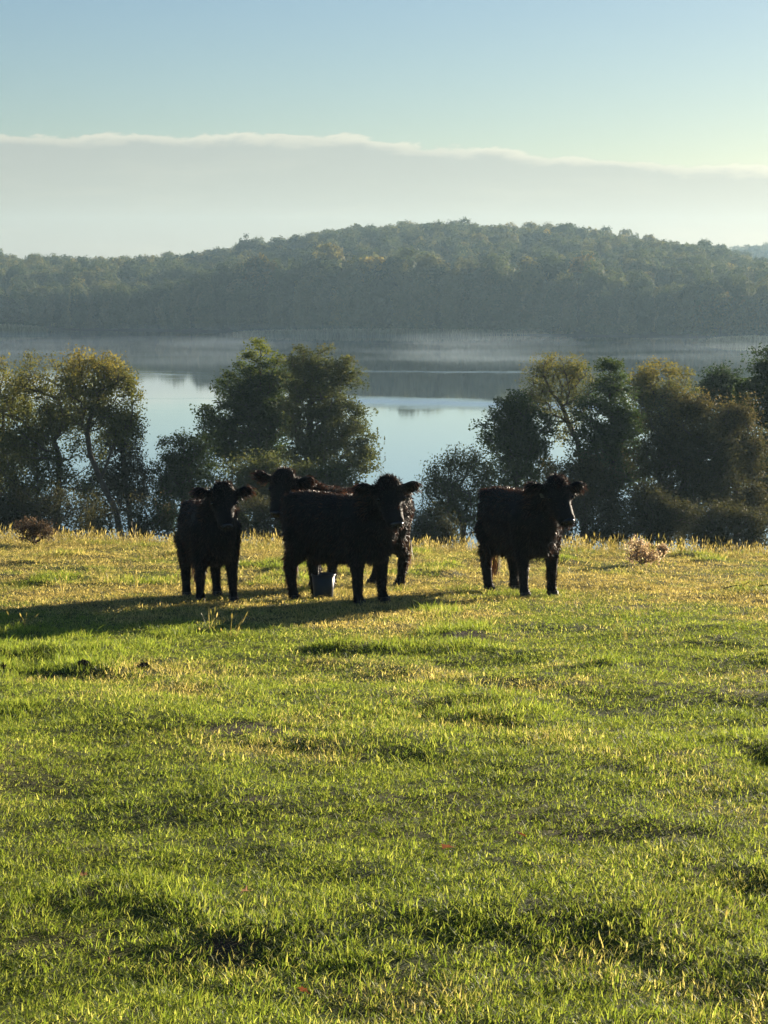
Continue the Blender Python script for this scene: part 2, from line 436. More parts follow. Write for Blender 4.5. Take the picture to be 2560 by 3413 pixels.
def make_tree(name, label, Y, ells, trunk, mat, ncl, nlf, size, rg_seed, shell=4.0, spread=0.45, droop=0.0, flat=0.0, yellow=0.3, bark='bark', group=None, cat='tree', r0=0.014, seg=0.8, lift=0.12, down=0.9, tintbase=0.25, depth=0.85, trunk_r=None, minz=None):
    """ells: crown ellipses (px, py, rx, ry) as seen in the photograph at distance Y; trunk: polyline of pixels"""
    rg = np.random.default_rng(rg_seed)
    k = Y / FPX
    if cat == 'bush': ells = list(ells) + [(e[0], min(e[1] + 60, 1815), e[2] * .95, 40) for e in ells if e[1] > 1640]
    E = []
    for e in ells:
        dy = e[4] if len(e) > 4 else 0.0
        c = pix(e[0], e[1], Y + dy); E.append((c[0], c[1], c[2], e[2] * k, max(e[2] * k * depth, 0.4), e[3] * k))
    tp = [pix(a, b, Y) for a, b in trunk]
    gz = float(ground(tp[0][0], Y)); gz = max(gz, LAKE - 0.4)
    base = np.array([tp[0][0], Y, gz - 0.1]); 
    tr = [base]
    if tp[0][2] > gz + 1.0: tr.append(base * 0.5 + tp[0] * 0.5)
    tr += tp
    full = [tr[0]]
    for a, b in zip(tr[:-1], tr[1:]):
        ns = max(1, int(np.linalg.norm(b - a) / seg))
        for s in range(1, ns + 1): full.append(a + (b - a) * s / ns + rg.normal(size=3) * 0.05 * (s < ns))
    att = sample_env(E, int(ncl * 1.75), rg, shell, .07 if mat in ('alder', 'ash') else .16)
    att = att[att[:, 2] > gz + 0.25]; nlf = nlf / 1.2; r0 = r0 * .72
    nodes, par, rad = grow(att, full, rg, seg, down=down, r0=r0, lift=lift)
    if trunk_r: rad[:len(full)] = np.maximum(rad[:len(full)], trunk_r * (1 - np.linspace(0, 1, len(full))) ** .8)
    root = empty(name, base)
    V, F = tubes(nodes - base, par, rad)
    mesh_obj('trunk', V, F, M[bark], root, smooth=True)
    willow = mat in ('willow',); nlf = nlf * (1.0 if willow else 1.15); size = size * (0.66 if willow else 0.72); spread = spread * (0.80 if willow else 0.78)
    n = len(att); csz = spread * rg.uniform(0.6, 1.4, n)
    cnt = np.maximum(6, (nlf * rg.uniform(0.4, 1.6, n)).astype(int))
    idx = np.repeat(np.arange(n), cnt)
    off = np.clip(rg.normal(size=(len(idx), 3)), -1.7, 1.7); off[:, 2] *= (0.55 if flat > 0 else 0.9)
    P = att[idx] + off * csz[idx][:, None] * 0.6
    P[:, 2] -= droop * np.abs(rg.normal(size=len(idx))) * csz[idx]
    V, F = leaves_mesh(P - base, size, rg, flat=flat, droop=droop * 0.8)
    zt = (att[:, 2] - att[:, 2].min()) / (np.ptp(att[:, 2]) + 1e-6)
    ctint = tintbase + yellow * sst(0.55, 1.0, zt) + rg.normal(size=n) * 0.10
    tint = np.clip(ctint[idx] + rg.normal(size=len(idx)) * 0.12, 0, 1)
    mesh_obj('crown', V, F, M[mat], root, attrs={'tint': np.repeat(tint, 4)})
    tag(root, label, cat, group)
    return root

LG = 'trees along the near lake shore'
# -- left group
make_tree('willow_tree', 'willow cut by the left picture edge, yellowish top', 90, [(10, 1330, 130, 150), (-40, 1480, 150, 180), (40, 1580, 110, 150), (90, 1430, 90, 110)], [(-10, 1800), (-5, 1650), (10, 1450), (0, 1300)], 'willow', 210, 75, 0.17, 101, shell=3, droop=.35, yellow=.4, group=LG)
make_tree('willow_tree', 'tall willow with forked bare trunk and dense olive crown, second from left', 88, [(170, 1290, 150, 115), (100, 1380, 130, 150), (210, 1350, 110, 110), (90, 1520, 110, 120), (60, 1640, 80, 90), (150, 1470, 130, 110), (260, 1560, 90, 100), (150, 1620, 120, 90)], [(190, 1800), (195, 1620), (200, 1530), (180, 1470), (215, 1410), (195, 1330)], 'willow', 260, 70, 0.165, 102, shell=5, droop=.35, yellow=.4, group=LG, trunk_r=.2)
make_tree('willow_tree', 'golden-topped willow with leaning dark trunk at right of left clump', 86, [(330, 1275, 125, 105), (390, 1330, 80, 100), (270, 1330, 90, 90), (420, 1420, 48, 70), (330, 1400, 110, 70), (300, 1250, 110, 80)], [(405, 1800), (385, 1700), (335, 1600), (300, 1515), (290, 1440), (310, 1360)], 'willow', 200, 60, 0.16, 103, shell=6, droop=.35, yellow=.65, tintbase=.3, group=LG, trunk_r=.24)
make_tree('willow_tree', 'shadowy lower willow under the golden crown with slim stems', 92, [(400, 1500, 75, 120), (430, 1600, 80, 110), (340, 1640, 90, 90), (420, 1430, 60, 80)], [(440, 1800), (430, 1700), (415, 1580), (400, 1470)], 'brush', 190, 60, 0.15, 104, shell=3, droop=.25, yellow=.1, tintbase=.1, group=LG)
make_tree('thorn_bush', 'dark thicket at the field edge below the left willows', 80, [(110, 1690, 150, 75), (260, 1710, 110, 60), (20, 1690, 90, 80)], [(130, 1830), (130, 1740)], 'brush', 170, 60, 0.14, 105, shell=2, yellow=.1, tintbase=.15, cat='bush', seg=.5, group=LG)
make_tree('thorn_bush', 'low reddish brambles right of the leaning willow trunk', 78, [(470, 1715, 70, 45), (560, 1730, 50, 40), (330, 1740, 60, 40)], [(470, 1830), (475, 1760)], 'brush', 90, 50, 0.12, 106, shell=2, yellow=.3, tintbase=.35, cat='bush', seg=.5, group=LG)
# -- middle group
make_tree('alder_tree', 'dark conical alder with bright green tip in the middle', 98, [(869, 1142, 24, 26), (868, 1180, 48, 50), (860, 1270, 95, 90), (800, 1330, 95, 100), (880, 1360, 110, 110), (770, 1430, 105, 90), (860, 1500, 130, 90), (690, 1385, 50, 30), (720, 1500, 70, 60), (930, 1340, 50, 90), (940, 1440, 60, 80), (945, 1245, 42, 60)], [(858, 1800), (858, 1600), (862, 1420), (868, 1250), (869, 1150)], 'alder', 330, 75, 0.17, 111, shell=2.4, flat=.45, yellow=.65, tintbase=.25, spread=.5, group=LG, bark='bark_dark', trunk_r=.2)
make_tree('ash_tree', 'broad grey-green tree right of the conical alder', 96, [(1060, 1220, 75, 80), (1080, 1320, 125, 110), (1110, 1430, 140, 100), (1020, 1380, 90, 120), (1150, 1530, 110, 80), (1040, 1520, 110, 90), (1220, 1510, 48, 40), (975, 1290, 50, 80), (1000, 1210, 50, 50), (1140, 1250, 60, 60)], [(1035, 1800), (1032, 1600), (1030, 1430), (1050, 1280), (1062, 1180)], 'ash', 360, 65, 0.165, 112, shell=2.6, flat=.2, yellow=.2, tintbase=.35, spread=.5, group=LG, trunk_r=.16)
make_tree('round_bush', 'round dark bush left of the conical alder', 92, [(605, 1520, 75, 75), (570, 1590, 60, 70), (640, 1600, 90, 90), (690, 1490, 40, 40), (550, 1660, 60, 60)], [(612, 1800), (610, 1650), (610, 1550)], 'alder', 200, 60, 0.15, 113, shell=2.5, yellow=.15, tintbase=.2, cat='bush', group=LG)
make_tree('willow_bush', 'wide olive willow bush in front of the middle trees', 84, [(830, 1610, 95, 85), (920, 1600, 100, 80), (1020, 1610, 90, 75), (1120, 1620, 90, 70), (780, 1680, 60, 60)], [(930, 1830), (930, 1720), (930, 1640)], 'ash', 300, 70, 0.14, 114, shell=2.2, yellow=.25, tintbase=.3, cat='bush', group=LG, droop=.2)
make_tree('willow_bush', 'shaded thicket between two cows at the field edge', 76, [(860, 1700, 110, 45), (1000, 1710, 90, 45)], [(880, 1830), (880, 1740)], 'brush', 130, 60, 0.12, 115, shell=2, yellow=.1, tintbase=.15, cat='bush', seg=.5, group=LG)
# -- right group
make_tree('willow_bush', 'round silvery willow bush with fanned bare branches by the water', 86, [(1530, 1580, 115, 80), (1480, 1610, 70, 75), (1590, 1560, 70, 60), (1560, 1680, 100, 60), (1470, 1690, 65, 60), (1530, 1640, 110, 70)], [(1540, 1830), (1545, 1740)], 'ash', 240, 42, 0.13, 121, shell=7, yellow=.3, tintbase=.4, cat='bush', group=LG, seg=.6, lift=.18, bark='bark')
make_tree('alder_tree', 'dark alder leaning over the round silvery bush', 94, [(1720, 1370, 75, 75), (1690, 1450, 95, 80), (1760, 1450, 90, 90), (1650, 1470, 45, 35), (1720, 1560, 110, 80)], [(1725, 1800), (1722, 1600), (1725, 1450), (1740, 1330)], 'alder', 240, 70, 0.16, 122, shell=2.2, flat=.4, yellow=.2, tintbase=.2, group=LG, bark='bark_dark')
make_tree('willow_tree', 'open-crowned willow with visible fan of branches behind the right cow', 97, [(1860, 1228, 95, 48), (1795, 1270, 60, 65), (1935, 1275, 58, 65), (1850, 1330, 85, 60), (1790, 1350, 55, 55), (1930, 1370, 55, 60), (1880, 1420, 60, 50)], [(1945, 1800), (1940, 1560), (1925, 1470), (1895, 1410), (1872, 1350)], 'willow', 210, 40, 0.15, 123, shell=3.5, yellow=.25, tintbase=.38, group=LG, lift=.05, trunk_r=.18)
make_tree('alder_tree', 'tiered dark alder with narrow top between two willows', 93, [(2035, 1230, 40, 38), (2050, 1290, 70, 45), (2020, 1380, 110, 60), (2060, 1440, 110, 80), (1990, 1480, 90, 80), (2080, 1560, 110, 80)], [(2042, 1800), (2042, 1600), (2040, 1400), (2036, 1220)], 'alder', 260, 70, 0.165, 124, shell=2.2, flat=.5, yellow=.15, tintbase=.2, group=LG, bark='bark_dark', trunk_r=.17)
make_tree('willow_tree', 'yellow-leaved willow right of the tiered alder', 100, [(2200, 1275, 95, 60), (2150, 1320, 65, 70), (2260, 1310, 60, 70), (2200, 1370, 110, 70)], [(2200, 1800), (2200, 1600), (2205, 1420), (2200, 1330)], 'willow', 190, 62, 0.165, 125, shell=4, yellow=.35, tintbase=.5, group=LG)
make_tree('alder_tree', 'dark spiky-topped alder standing behind the brown willows', 106, [(2400, 1270, 65, 60), (2360, 1320, 60, 50), (2450, 1320, 60, 60), (2410, 1400, 100, 80)], [(2405, 1800), (2405, 1500), (2402, 1260)], 'alder', 170, 65, 0.175, 126, shell=2.2, flat=.4, yellow=.05, tintbase=.12, group=LG, bark='bark_dark')
make_tree('alder_tree', 'tallest dark alder cut by the right picture edge', 90, [(2570, 1230, 75, 85), (2540, 1330, 90, 90), (2600, 1430, 110, 110), (2560, 1560, 100, 100), (2570, 1680, 100, 80)], [(2590, 1800), (2585, 1500), (2580, 1200)], 'alder', 300, 70, 0.165, 127, shell=2.2, flat=.4, yellow=.05, tintbase=.12, group=LG, bark='bark_dark')
make_tree('willow_tree', 'big brown-olive willow dome filling the right clump', 82, [(2280, 1430, 120, 110), (2220, 1540, 130, 120), (2350, 1540, 130, 130), (2280, 1660, 160, 100), (2310, 1350, 60, 50)], [(2270, 1830), (2270, 1680), (2285, 1560), (2300, 1460)], 'brush', 420, 80, 0.14, 128, shell=2.8, yellow=.55, tintbase=.28, droop=.3, group=LG)
make_tree('willow_tree', 'russet willow beside the tall edge alder', 84, [(2440, 1400, 80, 85), (2470, 1500, 90, 100), (2430, 1620, 90, 90), (2500, 1680, 80, 70)], [(2455, 1830), (2455, 1640), (2450, 1480)], 'brush', 260, 70, 0.14, 129, shell=2.6, yellow=.45, tintbase=.38, droop=.25, group=LG)
make_tree('willow_bush', 'dark brown bush directly behind the right cow head', 78, [(1900, 1600, 100, 70), (1990, 1640, 110, 90), (1860, 1690, 90, 70), (2010, 1720, 110, 60), (1960, 1560, 70, 40)], [(1950, 1840), (1950, 1740), (1950, 1640)], 'brush', 330, 75, 0.125, 130, shell=2.3, yellow=.25, tintbase=.2, cat='bush', group=LG, droop=.2, seg=.6)
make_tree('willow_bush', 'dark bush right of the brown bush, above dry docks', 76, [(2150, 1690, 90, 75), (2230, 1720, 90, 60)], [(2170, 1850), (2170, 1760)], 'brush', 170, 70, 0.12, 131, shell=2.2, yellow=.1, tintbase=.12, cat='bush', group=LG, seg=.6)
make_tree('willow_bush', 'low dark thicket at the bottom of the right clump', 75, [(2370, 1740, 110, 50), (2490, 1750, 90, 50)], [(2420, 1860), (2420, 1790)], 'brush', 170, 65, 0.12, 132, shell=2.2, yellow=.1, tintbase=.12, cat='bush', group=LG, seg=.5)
make_tree('thorn_bush', 'small grey bush at the water right of the middle cows', 80, [(1430, 1735, 65, 55), (1375, 1745, 45, 45), (1480, 1770, 50, 35)], [(1425, 1850), (1425, 1780)], 'brush', 120, 50, 0.12, 133, shell=2.4, yellow=.1, tintbase=.25, cat='bush', group=LG, seg=.5)

# ------------------------------------------------------------------ instancing by geometry nodes (uncountable stuff only)
def scatter(name, protos, P, ROT, SCL, IDX, attrs, label, mat=None):
    c = bpy.data.collections.new(name + '_shapes')
    for k, p in enumerate(protos):
        p.name = '%s_shape_%02d' % (name, k); c.objects.link(p)
    me = bpy.data.meshes.new(name); me.vertices.add(len(P)); me.vertices.foreach_set('co', np.asarray(P, np.float32).ravel())
    for an, arr in (('rot', ROT), ('scl', SCL)):
        a = me.attributes.new(an, 'FLOAT_VECTOR', 'POINT'); a.data.foreach_set('vector', np.asarray(arr, np.float32).ravel())
    a = me.attributes.new('idx', 'INT', 'POINT'); a.data.foreach_set('value', np.asarray(IDX, np.int32))
    for an, arr in attrs.items():
        a = me.attributes.new(an, 'FLOAT', 'POINT'); a.data.foreach_set('value', np.asarray(arr, np.float32))
    o = bpy.data.objects.new(name, me); COL.objects.link(o)
    ng = bpy.data.node_groups.new(name + '_scatter', 'GeometryNodeTree')
    ng.interface.new_socket('Geometry', in_out='INPUT', socket_type='NodeSocketGeometry')
    ng.interface.new_socket('Geometry', in_out='OUTPUT', socket_type='NodeSocketGeometry')
    N = ng.nodes; L = ng.links
    gi = N.new('NodeGroupInput'); go = N.new('NodeGroupOutput')
    ci = N.new('GeometryNodeCollectionInfo'); ci.inputs[0].default_value = c; ci.inputs[1].default_value = True; ci.inputs[2].default_value = True
    ip = N.new('GeometryNodeInstanceOnPoints'); ip.inputs['Pick Instance'].default_value = True
    def na(nm, dt):
        q = N.new('GeometryNodeInputNamedAttribute'); q.data_type = dt; q.inputs[0].default_value = nm; return q.outputs[0]
    L.new(gi.outputs[0], ip.inputs['Points']); L.new(ci.outputs[0], ip.inputs['Instance'])
    L.new(na('idx', 'INT'), ip.inputs['Instance Index'])
    L.new(na('rot', 'FLOAT_VECTOR'), ip.inputs['Rotation']); L.new(na('scl', 'FLOAT_VECTOR'), ip.inputs['Scale'])
    L.new(ip.outputs[0], go.inputs[0])
    md = o.modifiers.new('scatter', 'NODES'); md.node_group = ng
    tag(o, label, kind='stuff'); return o

# ------------------------------------------------------------------ far wood
def far_proto(seed, H, Wd):
    """domed crown built of leafy lobes whose leaves face outward"""
    rg = np.random.default_rng(seed)
    lobes = [(0, 0, H * .64, Wd * .38, H * .30), (0, 0, H * .28, Wd * .34, H * .24)]
    for q in range(11):
        th = q * 2.4 + rg.uniform(0, .8); rr = Wd * rg.uniform(.18, .34); f = rg.uniform(0, 1)
        lobes.append((math.cos(th) * rr, math.sin(th) * rr, H * (.16 + .62 * f), Wd * rg.uniform(.16, .25), H * rg.uniform(.11, .17)))
    Ps, Ns, Ts = [], [], []
    for (lx, ly, lz, lr, lh) in lobes:
        k = int(2200 * (lr / (Wd * .36)) ** 2 * .55); d = rg.normal(size=(k, 3)); d /= np.linalg.norm(d, axis=1)[:, None]
        bump = 1 + .16 * np.sin(d[:, 0] * 7 + lx) * np.sin(d[:, 1] * 6 + ly) + .10 * np.sin(d[:, 2] * 11 + lz)
        rad_ = (.86 + .2 * rg.uniform(size=k)) * bump
        Ps.append(np.array([lx, ly, lz]) + d * rad_[:, None] * np.array([lr, lr, lh])); Ns.append(d); Ts.append(np.full(k, np.clip(.45 + rg.normal() * .18, 0, 1)) + rg.normal(size=k) * .15)
    P = np.concatenate(Ps); D = np.concatenate(Ns) + rg.normal(size=(len(P), 3)) * .28; D /= np.linalg.norm(D, axis=1)[:, None]
    ok = P[:, 2] > .8; P, D, T = P[ok], D[ok], np.concatenate(Ts)[ok]
    u = np.cross(D, rg.normal(size=(len(P), 3))); u /= np.linalg.norm(u, axis=1)[:, None]; v = np.cross(D, u)
    L = (Wd * .036 * rg.uniform(.6, 1.5, len(P)))[:, None]
    Vl = np.stack([P - u * L, P + v * L * .8 + D * L * .2, P + u * L, P - v * L * .8 + D * L * .2], 1).reshape(-1, 3); Fl = np.arange(len(P) * 4).reshape(-1, 4)
    Vt, Ft = tubes([(0, 0, -1), (0, 0, H * .3), (0, 0, H * .7)], [-1, 0, 1], [.3, .24, .1], 5)
    o = mesh_obj('t', np.concatenate([Vl, Vt]), np.concatenate([Fl, Ft + len(Vl)]), M['grove'], link=False,
                 attrs={'tint': np.clip(np.concatenate([np.repeat(T, 4), np.zeros(len(Vt))]), 0, 1)})
    return o
protos = [far_proto(300 + k, H, W_) for k, (H, W_) in enumerate([(18, 8.5), (19, 9), (17, 8), (18.5, 8), (17, 10), (19.5, 8.5), (16, 7), (18, 9.5)])]
pts = []
rg = np.random.default_rng(55)
for yy_ in np.arange(560, 1010, 5.5):
    for xx_ in np.arange(-0.25 * yy_, 0.25 * yy_, 5.5): pts.append((xx_ + rg.normal() * 1.7, yy_ + rg.normal() * 1.7))
for yy_ in np.arange(1480, 1640, 9):
    for xx_ in np.arange(180, 480, 9): pts.append((xx_ + rg.normal() * 2, yy_ + rg.normal() * 2))
pts = np.array(pts); sy = shore_y(pts[:, 0]); pts = pts[pts[:, 1] > sy + 4]
dsh = pts[:, 1] - shore_y(pts[:, 0])
fz = far_z(pts[:, 0], pts[:, 1])
n = len(pts)
hue = np.clip(0.22 + 0.55 * (fbm(pts[:, 0] / 45, pts[:, 1] / 45, 91, 3) - 0.42) + rg.normal(size=n) * 0.22 + 0.3 * (rg.uniform(size=n) < .08), 0, 1)
belt = sst(2, 14, dsh) * sst(46, 30, dsh) * sst(-70, -25, pts[:, 0]) * (1 - .7 * sst(35, 75, pts[:, 0]))
sc_ = rg.uniform(.82, 1.12, n) * (0.70 + .18 * sst(60, 90, dsh) + .42 * belt)
hue = np.clip(hue + .06 * belt - .05, 0, 1)
scl = np.stack([sc_ * rg.uniform(.9, 1.15, n), sc_ * rg.uniform(.9, 1.15, n), sc_ * rg.uniform(.85, 1.1, n)], 1)
rot = np.stack([rg.normal(size=n) * .04, rg.normal(size=n) * .04, rg.uniform(0, 6.28, n)], 1)
scatter('far_wood', protos, np.stack([pts[:, 0], pts[:, 1], fz - .3], 1), rot, scl, rg.integers(0, len(protos), n), {'hue': hue},
        'mixed autumn woodland covering the hill across the lake')

def far_tree(name, label, px, py_top, py_base, rx, Y, seed, cat='tree', yellow=.3, tintbase=.4, mat='shoretree'):
    k = Y / FPX
    rg = np.random.default_rng(seed); hh = py_base - py_top
    ells = [(px, py_top + hh * .42, rx * .75, hh * .42)]
    for _ in range(6): ells.append((px + rg.uniform(-.62, .62) * rx, py_top + hh * rg.uniform(.30, .72), rx * .42, hh * .26))
    b = pix(px, py_base, Y); z = float(far_z(b[0], b[1]))
    E = []
    for e in ells:
        c = pix(e[0], e[1], Y); E.append((c[0], c[1], c[2], e[2] * k, e[2] * k, e[3] * k))
    att = sample_env(E, 170, rg, 3.5); base = np.array([b[0], b[1], z - .3]); att = att[att[:, 2] > z + .3]
    top = pix(px, py_top + hh * .4, Y)
    nodes, par, rad = grow(att, [base, base * .6 + top * .4, top], rg, 2.5, r0=.04)
    root = empty(name, base); V, F = tubes(nodes - base, par, rad, 4); mesh_obj('trunk', V, F, M['bark'], root)
    idx = np.repeat(np.arange(len(att)), 30); P = att[idx] + rg.normal(size=(len(idx), 3)) * rx * k * .11
    V, F = leaves_mesh(P - base, .75, rg, flat=.2, aspect=.8)
    ct = tintbase + yellow * rg.uniform(0, 1, len(att))
    mesh_obj('crown', V, F, M[mat], root, attrs={'tint': np.repeat(np.clip(ct[idx] + rg.normal(size=len(idx)) * .1, 0, 1), 4)})
    tag(root, label, cat, 'trees on the far shore')
far_tree('shore_tree', 'pale rounded tree standing forward on the far right shore', 2400, 995, 1122, 95, 548, 401, tintbase=.55)
far_tree('shore_tree', 'pale rounded tree at the right picture edge on the far shore', 2520, 1010, 1122, 70, 551, 402, tintbase=.5)
far_tree('shore_tree', 'grey-green bush beside the reed spit at the far left', 10, 985, 1085, 60, 640, 403, cat='bush', tintbase=.25)
far_tree('shore_tree', 'bright yellow autumn tree in the middle of the wooded hill', 1950, 845, 1010, 62, 598, 404, tintbase=.7)
far_tree('shore_tree', 'lighter green round tree on the hill slope left of centre', 870, 850, 1000, 60, 612, 405, tintbase=.5)
far_tree('shore_tree', 'large tree sticking out of the ridge line left of the summit', 835, 790, 900, 48, 830, 406, tintbase=.12, yellow=.1)

# reeds on the far shore
m, t = material('reeds')
out(t, leafy(t, t.ramp(attr(t, 'tint'), [(0, (0.24, 0.19, 0.09)), (1, (0.55, 0.45, 0.24))]), .45, .6, .2)); M['reed'] = m
def reeds(name, label, x0, x1, y0, y1, n, h, seed):
    rg = np.random.default_rng(seed); x = rg.uniform(x0, x1, n); f = rg.uniform(-1, 1, n)
    y = (y0 + y1) / 2 + f * (y1 - y0) / 2 * np.sqrt(np.clip(1 - ((x - (x0 + x1) / 2) / ((x1 - x0) / 2)) ** 2, 0, 1))
    hh = h * rg.uniform(.55, 1.1, n) * (0.4 + .6 * np.sqrt(np.clip(1 - ((x - (x0 + x1) / 2) / ((x1 - x0) / 2)) ** 2, 0, 1)))
    a = rg.uniform(0, 3.14, n); wv = .10
    B = np.stack([x, y, np.full(n, LAKE - .1)], 1); s = np.stack([np.cos(a) * wv, np.sin(a) * wv, 0 * a], 1)
    T = B + np.stack([rg.normal(size=n) * .25, rg.normal(size=n) * .25, hh], 1)
    V = np.stack([B - s, B + s, T + s * .9, T - s * .9], 1).reshape(-1, 3)
    o = mesh_obj(name, V, np.arange(4 * n).reshape(n, 4), M['reed'], attrs={'tint': np.repeat(rg.uniform(0, 1, n), 4)})
    tag(o, label, kind='stuff')
pl = pix(0, 1088, 640); reeds('reed_bed', 'pale reed spit on the far left shore', pl[0] - 60, pl[0] + 19, 592, 618, 9000, 2.6, 71)
pr = pix(2500, 1135, 520); reeds('reed_bed', 'pale reed island near the far right shore', pr[0] - 11, pr[0] + 12, 508, 520, 3500, 1.7, 72)
reeds('reed_bed', 'faint reed fringe along the middle of the far shore', -40, 50, 574, 592, 6000, 1.6, 73)

# ------------------------------------------------------------------ grass
m, t = material('grass_blades')
v = attr(t, 'tint'); dry = attr(t, 'dry', 'INSTANCER'); lum = attr(t, 'lum', 'INSTANCER'); h = attr(t, 'hgt')
green = t.ramp(v, [(0, (0.090, 0.145, 0.022)), (0.5, (0.18, 0.245, 0.040)), (1, (0.29, 0.33, 0.09))])
straw = t.ramp(v, [(0, (0.15, 0.125, 0.05)), (0.5, (0.33, 0.285, 0.105)), (1, (0.55, 0.48, 0.25))])
mixf = t.math('ADD', dry, t.math('MULTIPLY', t.math('SUBTRACT', v, 0.5), 0.42), clamp=True)
c = t.mix(t.mapr(mixf, 0.25, 0.8), green, straw)
c = t.mix(1.0, c, t.comb(lum, lum, lum), 'MULTIPLY')
out(t, leafy(t, c, 0.5, 0.55, 0.09, t.mix(1.0, c, (1.75, 1.6, 1.0), 'MULTIPLY'))); M['grass'] = m

def tuft(seed, nb, L, rad, wd, lean=.85, stalk=False):
    rg = np.random.default_rng(seed); V = []; F = []; T = []; Hh = []
    for b in range(nb):
        a = rg.uniform(0, 6.28); r = rad * math.sqrt(rg.uniform()); p = np.array([math.cos(a) * r, math.sin(a) * r, -0.012])
        da = rg.uniform(0, 6.28) if rg.uniform() < .6 else a; dirx = np.array([math.cos(da), math.sin(da), 0]); side = np.array([-math.sin(da + rg.normal() * .5), math.cos(da + rg.normal() * .5), 0])
        l = L * rg.uniform(.45, 1.25); ln = abs(rg.normal()) * lean + .12; ww = wd * rg.uniform(.6, 1.3)
        i0 = len(V); tt = rg.uniform()
        segs = 3
        for s in range(segs):
            f = s / segs; q = p + np.array([0, 0, l]) * (f - ln * .35 * f * f) + dirx * l * ln * f * f * 1.1
            V += [q - side * ww * (1 - f * .55), q + side * ww * (1 - f * .55)]
        q = p + np.array([0, 0, l]) * (1 - ln * .35) + dirx * l * ln * 1.1; V.append(q)
        T += [tt] * 7; Hh += [0, 0, .33, .33, .66, .66, 1]
        F += [(i0, i0 + 1, i0 + 3, i0 + 2), (i0 + 2, i0 + 3, i0 + 5, i0 + 4), (i0 + 4, i0 + 5, i0 + 6)]
        if stalk and rg.uniform() < .6:       # seed head
            i1 = len(V); hw = ww * 2.6; hl = l * .16
            up = np.array([dirx[0] * .3, dirx[1] * .3, 1.0])
            V += [q - up * hl, q + side * hw, q + up * hl * .8, q - side * hw]; T += [min(1, tt + .2)] * 4; Hh += [1] * 4; F += [(i1, i1 + 1, i1 + 2, i1 + 3)]
    return mesh_obj('g', np.array(V), F, M['grass'], link=False, attrs={'tint': T, 'hgt': Hh})

gprotos = [tuft(500 + k, 15, .036 + .005 * (k % 4), .06, .0022) for k in range(8)] + [tuft(520 + k, 16, .058, .065, .0023, .8) for k in range(4)]
def wedge(y0, y1, dens, seed, marg=1.6, fx=.2):
    rg = np.random.default_rng(seed); n = int((y1 - y0) * 2 * (fx * (y0 + y1) / 2 + marg) * dens)
    y = rg.uniform(y0, y1, n * 2); hw = fx * y + marg
    keep = rg.uniform(size=n * 2) < hw / hw.max(); y = y[keep][:n]; hw = hw[keep][:n]
    return rg.uniform(-1, 1, len(y)) * hw, y
xs, ys = [], []
for y0, y1, d, s in ((5.2, 9, 900, 1), (9, 14, 620, 2), (14, 20, 400, 3), (20, 28, 260, 4), (28, 38, 160, 5), (38, 50, 80, 6)):
    x, y = wedge(y0, y1, d, s); xs.append(x); ys.append(y)
gxx = np.concatenate(xs); gyy = np.concatenate(ys); rg = np.random.default_rng(8)
smk = soilmask(gxx, gyy); keep = rg.uniform(size=len(gxx)) > smk * .8
patch = fbm(gxx / .35, gyy / .45, 131, 3)
keep &= rg.uniform(size=len(gxx)) < (0.75 + .25 * sst(.35, .55, patch))
gxx, gyy = gxx[keep], gyy[keep]; n = len(gxx)
tu = tuss(gxx, gyy); f1 = fbm(gxx / 2.2, gyy / 3.2, 141, 4); f2 = fbm(gxx / .5, gyy / .7, 151, 3)
dryv = np.clip(0.0 + .20 * sst(8, 15, gyy) + .50 * sst(17, 27, gyy) + .95 * (f1 - .47) + .85 * (f2 - .5) + .10 * sst(8.5, 6, gyy) - .35 * tu + .3 * sst(38, 48, gyy), 0, 1)
lum = np.clip(1.06 + .18 * sst(9, 16, gyy) + .5 * (fbm(gxx / .28, gyy / .4, 161, 3) - .5) + rg.normal(size=n) * .15, .5, 1.5)  # brighter past the foreground: lens and grazing-angle falloff painted into tuft colour
lng = (0.34 + .36 * rg.uniform(size=n) ** 2 + .55 * tu + .2 * sst(.5, .7, f1) * (gyy < 24) + .25 * sst(36, 46, gyy)) * (1 + .006 * gyy)
wid = (1 + .035 * np.clip(gyy - 8, 0, None))
scl = np.stack([wid, wid, lng * (0.85 + .3 * rg.uniform(size=n))], 1)
rot = np.stack([rg.normal(size=n) * .18, rg.normal(size=n) * .18, rg.uniform(0, 6.28, n)], 1)
idx = np.where(rg.uniform(size=n) < .18 + .6 * tu, rg.integers(8, 12, n), rg.integers(0, 8, n))
scatter('grass', gprotos, np.stack([gxx, gyy, ground(gxx, gyy)], 1), rot, scl, idx, {'dry': dryv, 'lum': lum}, 'short green and straw-coloured pasture grass with longer tussocks')
print('grass tufts', n)

tprotos = [tuft(560 + k, 9, .34, .07, .0035, .35, True) for k in range(5)]
x, y = wedge(38, 50, 17, 21, 3); x2, y2 = wedge(18, 38, .35, 22, 1); x3, y3 = wedge(6, 18, .12, 23, 1)
tx = np.concatenate([x, x2, x3]); ty = np.concatenate([y, y2, y3]); n = len(tx); rg = np.random.default_rng(24)
hs_ = np.where(ty > 37, rg.uniform(.3, 1.0, n) * (.35 + fbm(tx / 1.5, ty / 1.5, 171, 2)), rg.uniform(.35, .8, n)) * np.where(ty < 18, .6, 1)
ws = np.where(ty > 37, .9, np.where(ty < 18, .5, .9)); scl = np.stack([ws, ws, hs_], 1)
rot = np.stack([rg.normal(size=n) * .1, rg.normal(size=n) * .1, rg.uniform(0, 6.28, n)], 1)
scatter('tall_grass', tprotos, np.stack([tx, ty, ground(tx, ty)], 1), rot, scl, rg.integers(0, 5, n), {'dry': rg.uniform(.55, 1.1, n), 'lum': rg.uniform(.45, .9, n)}, 'tall dry grass stalks with seed heads along the field edge')

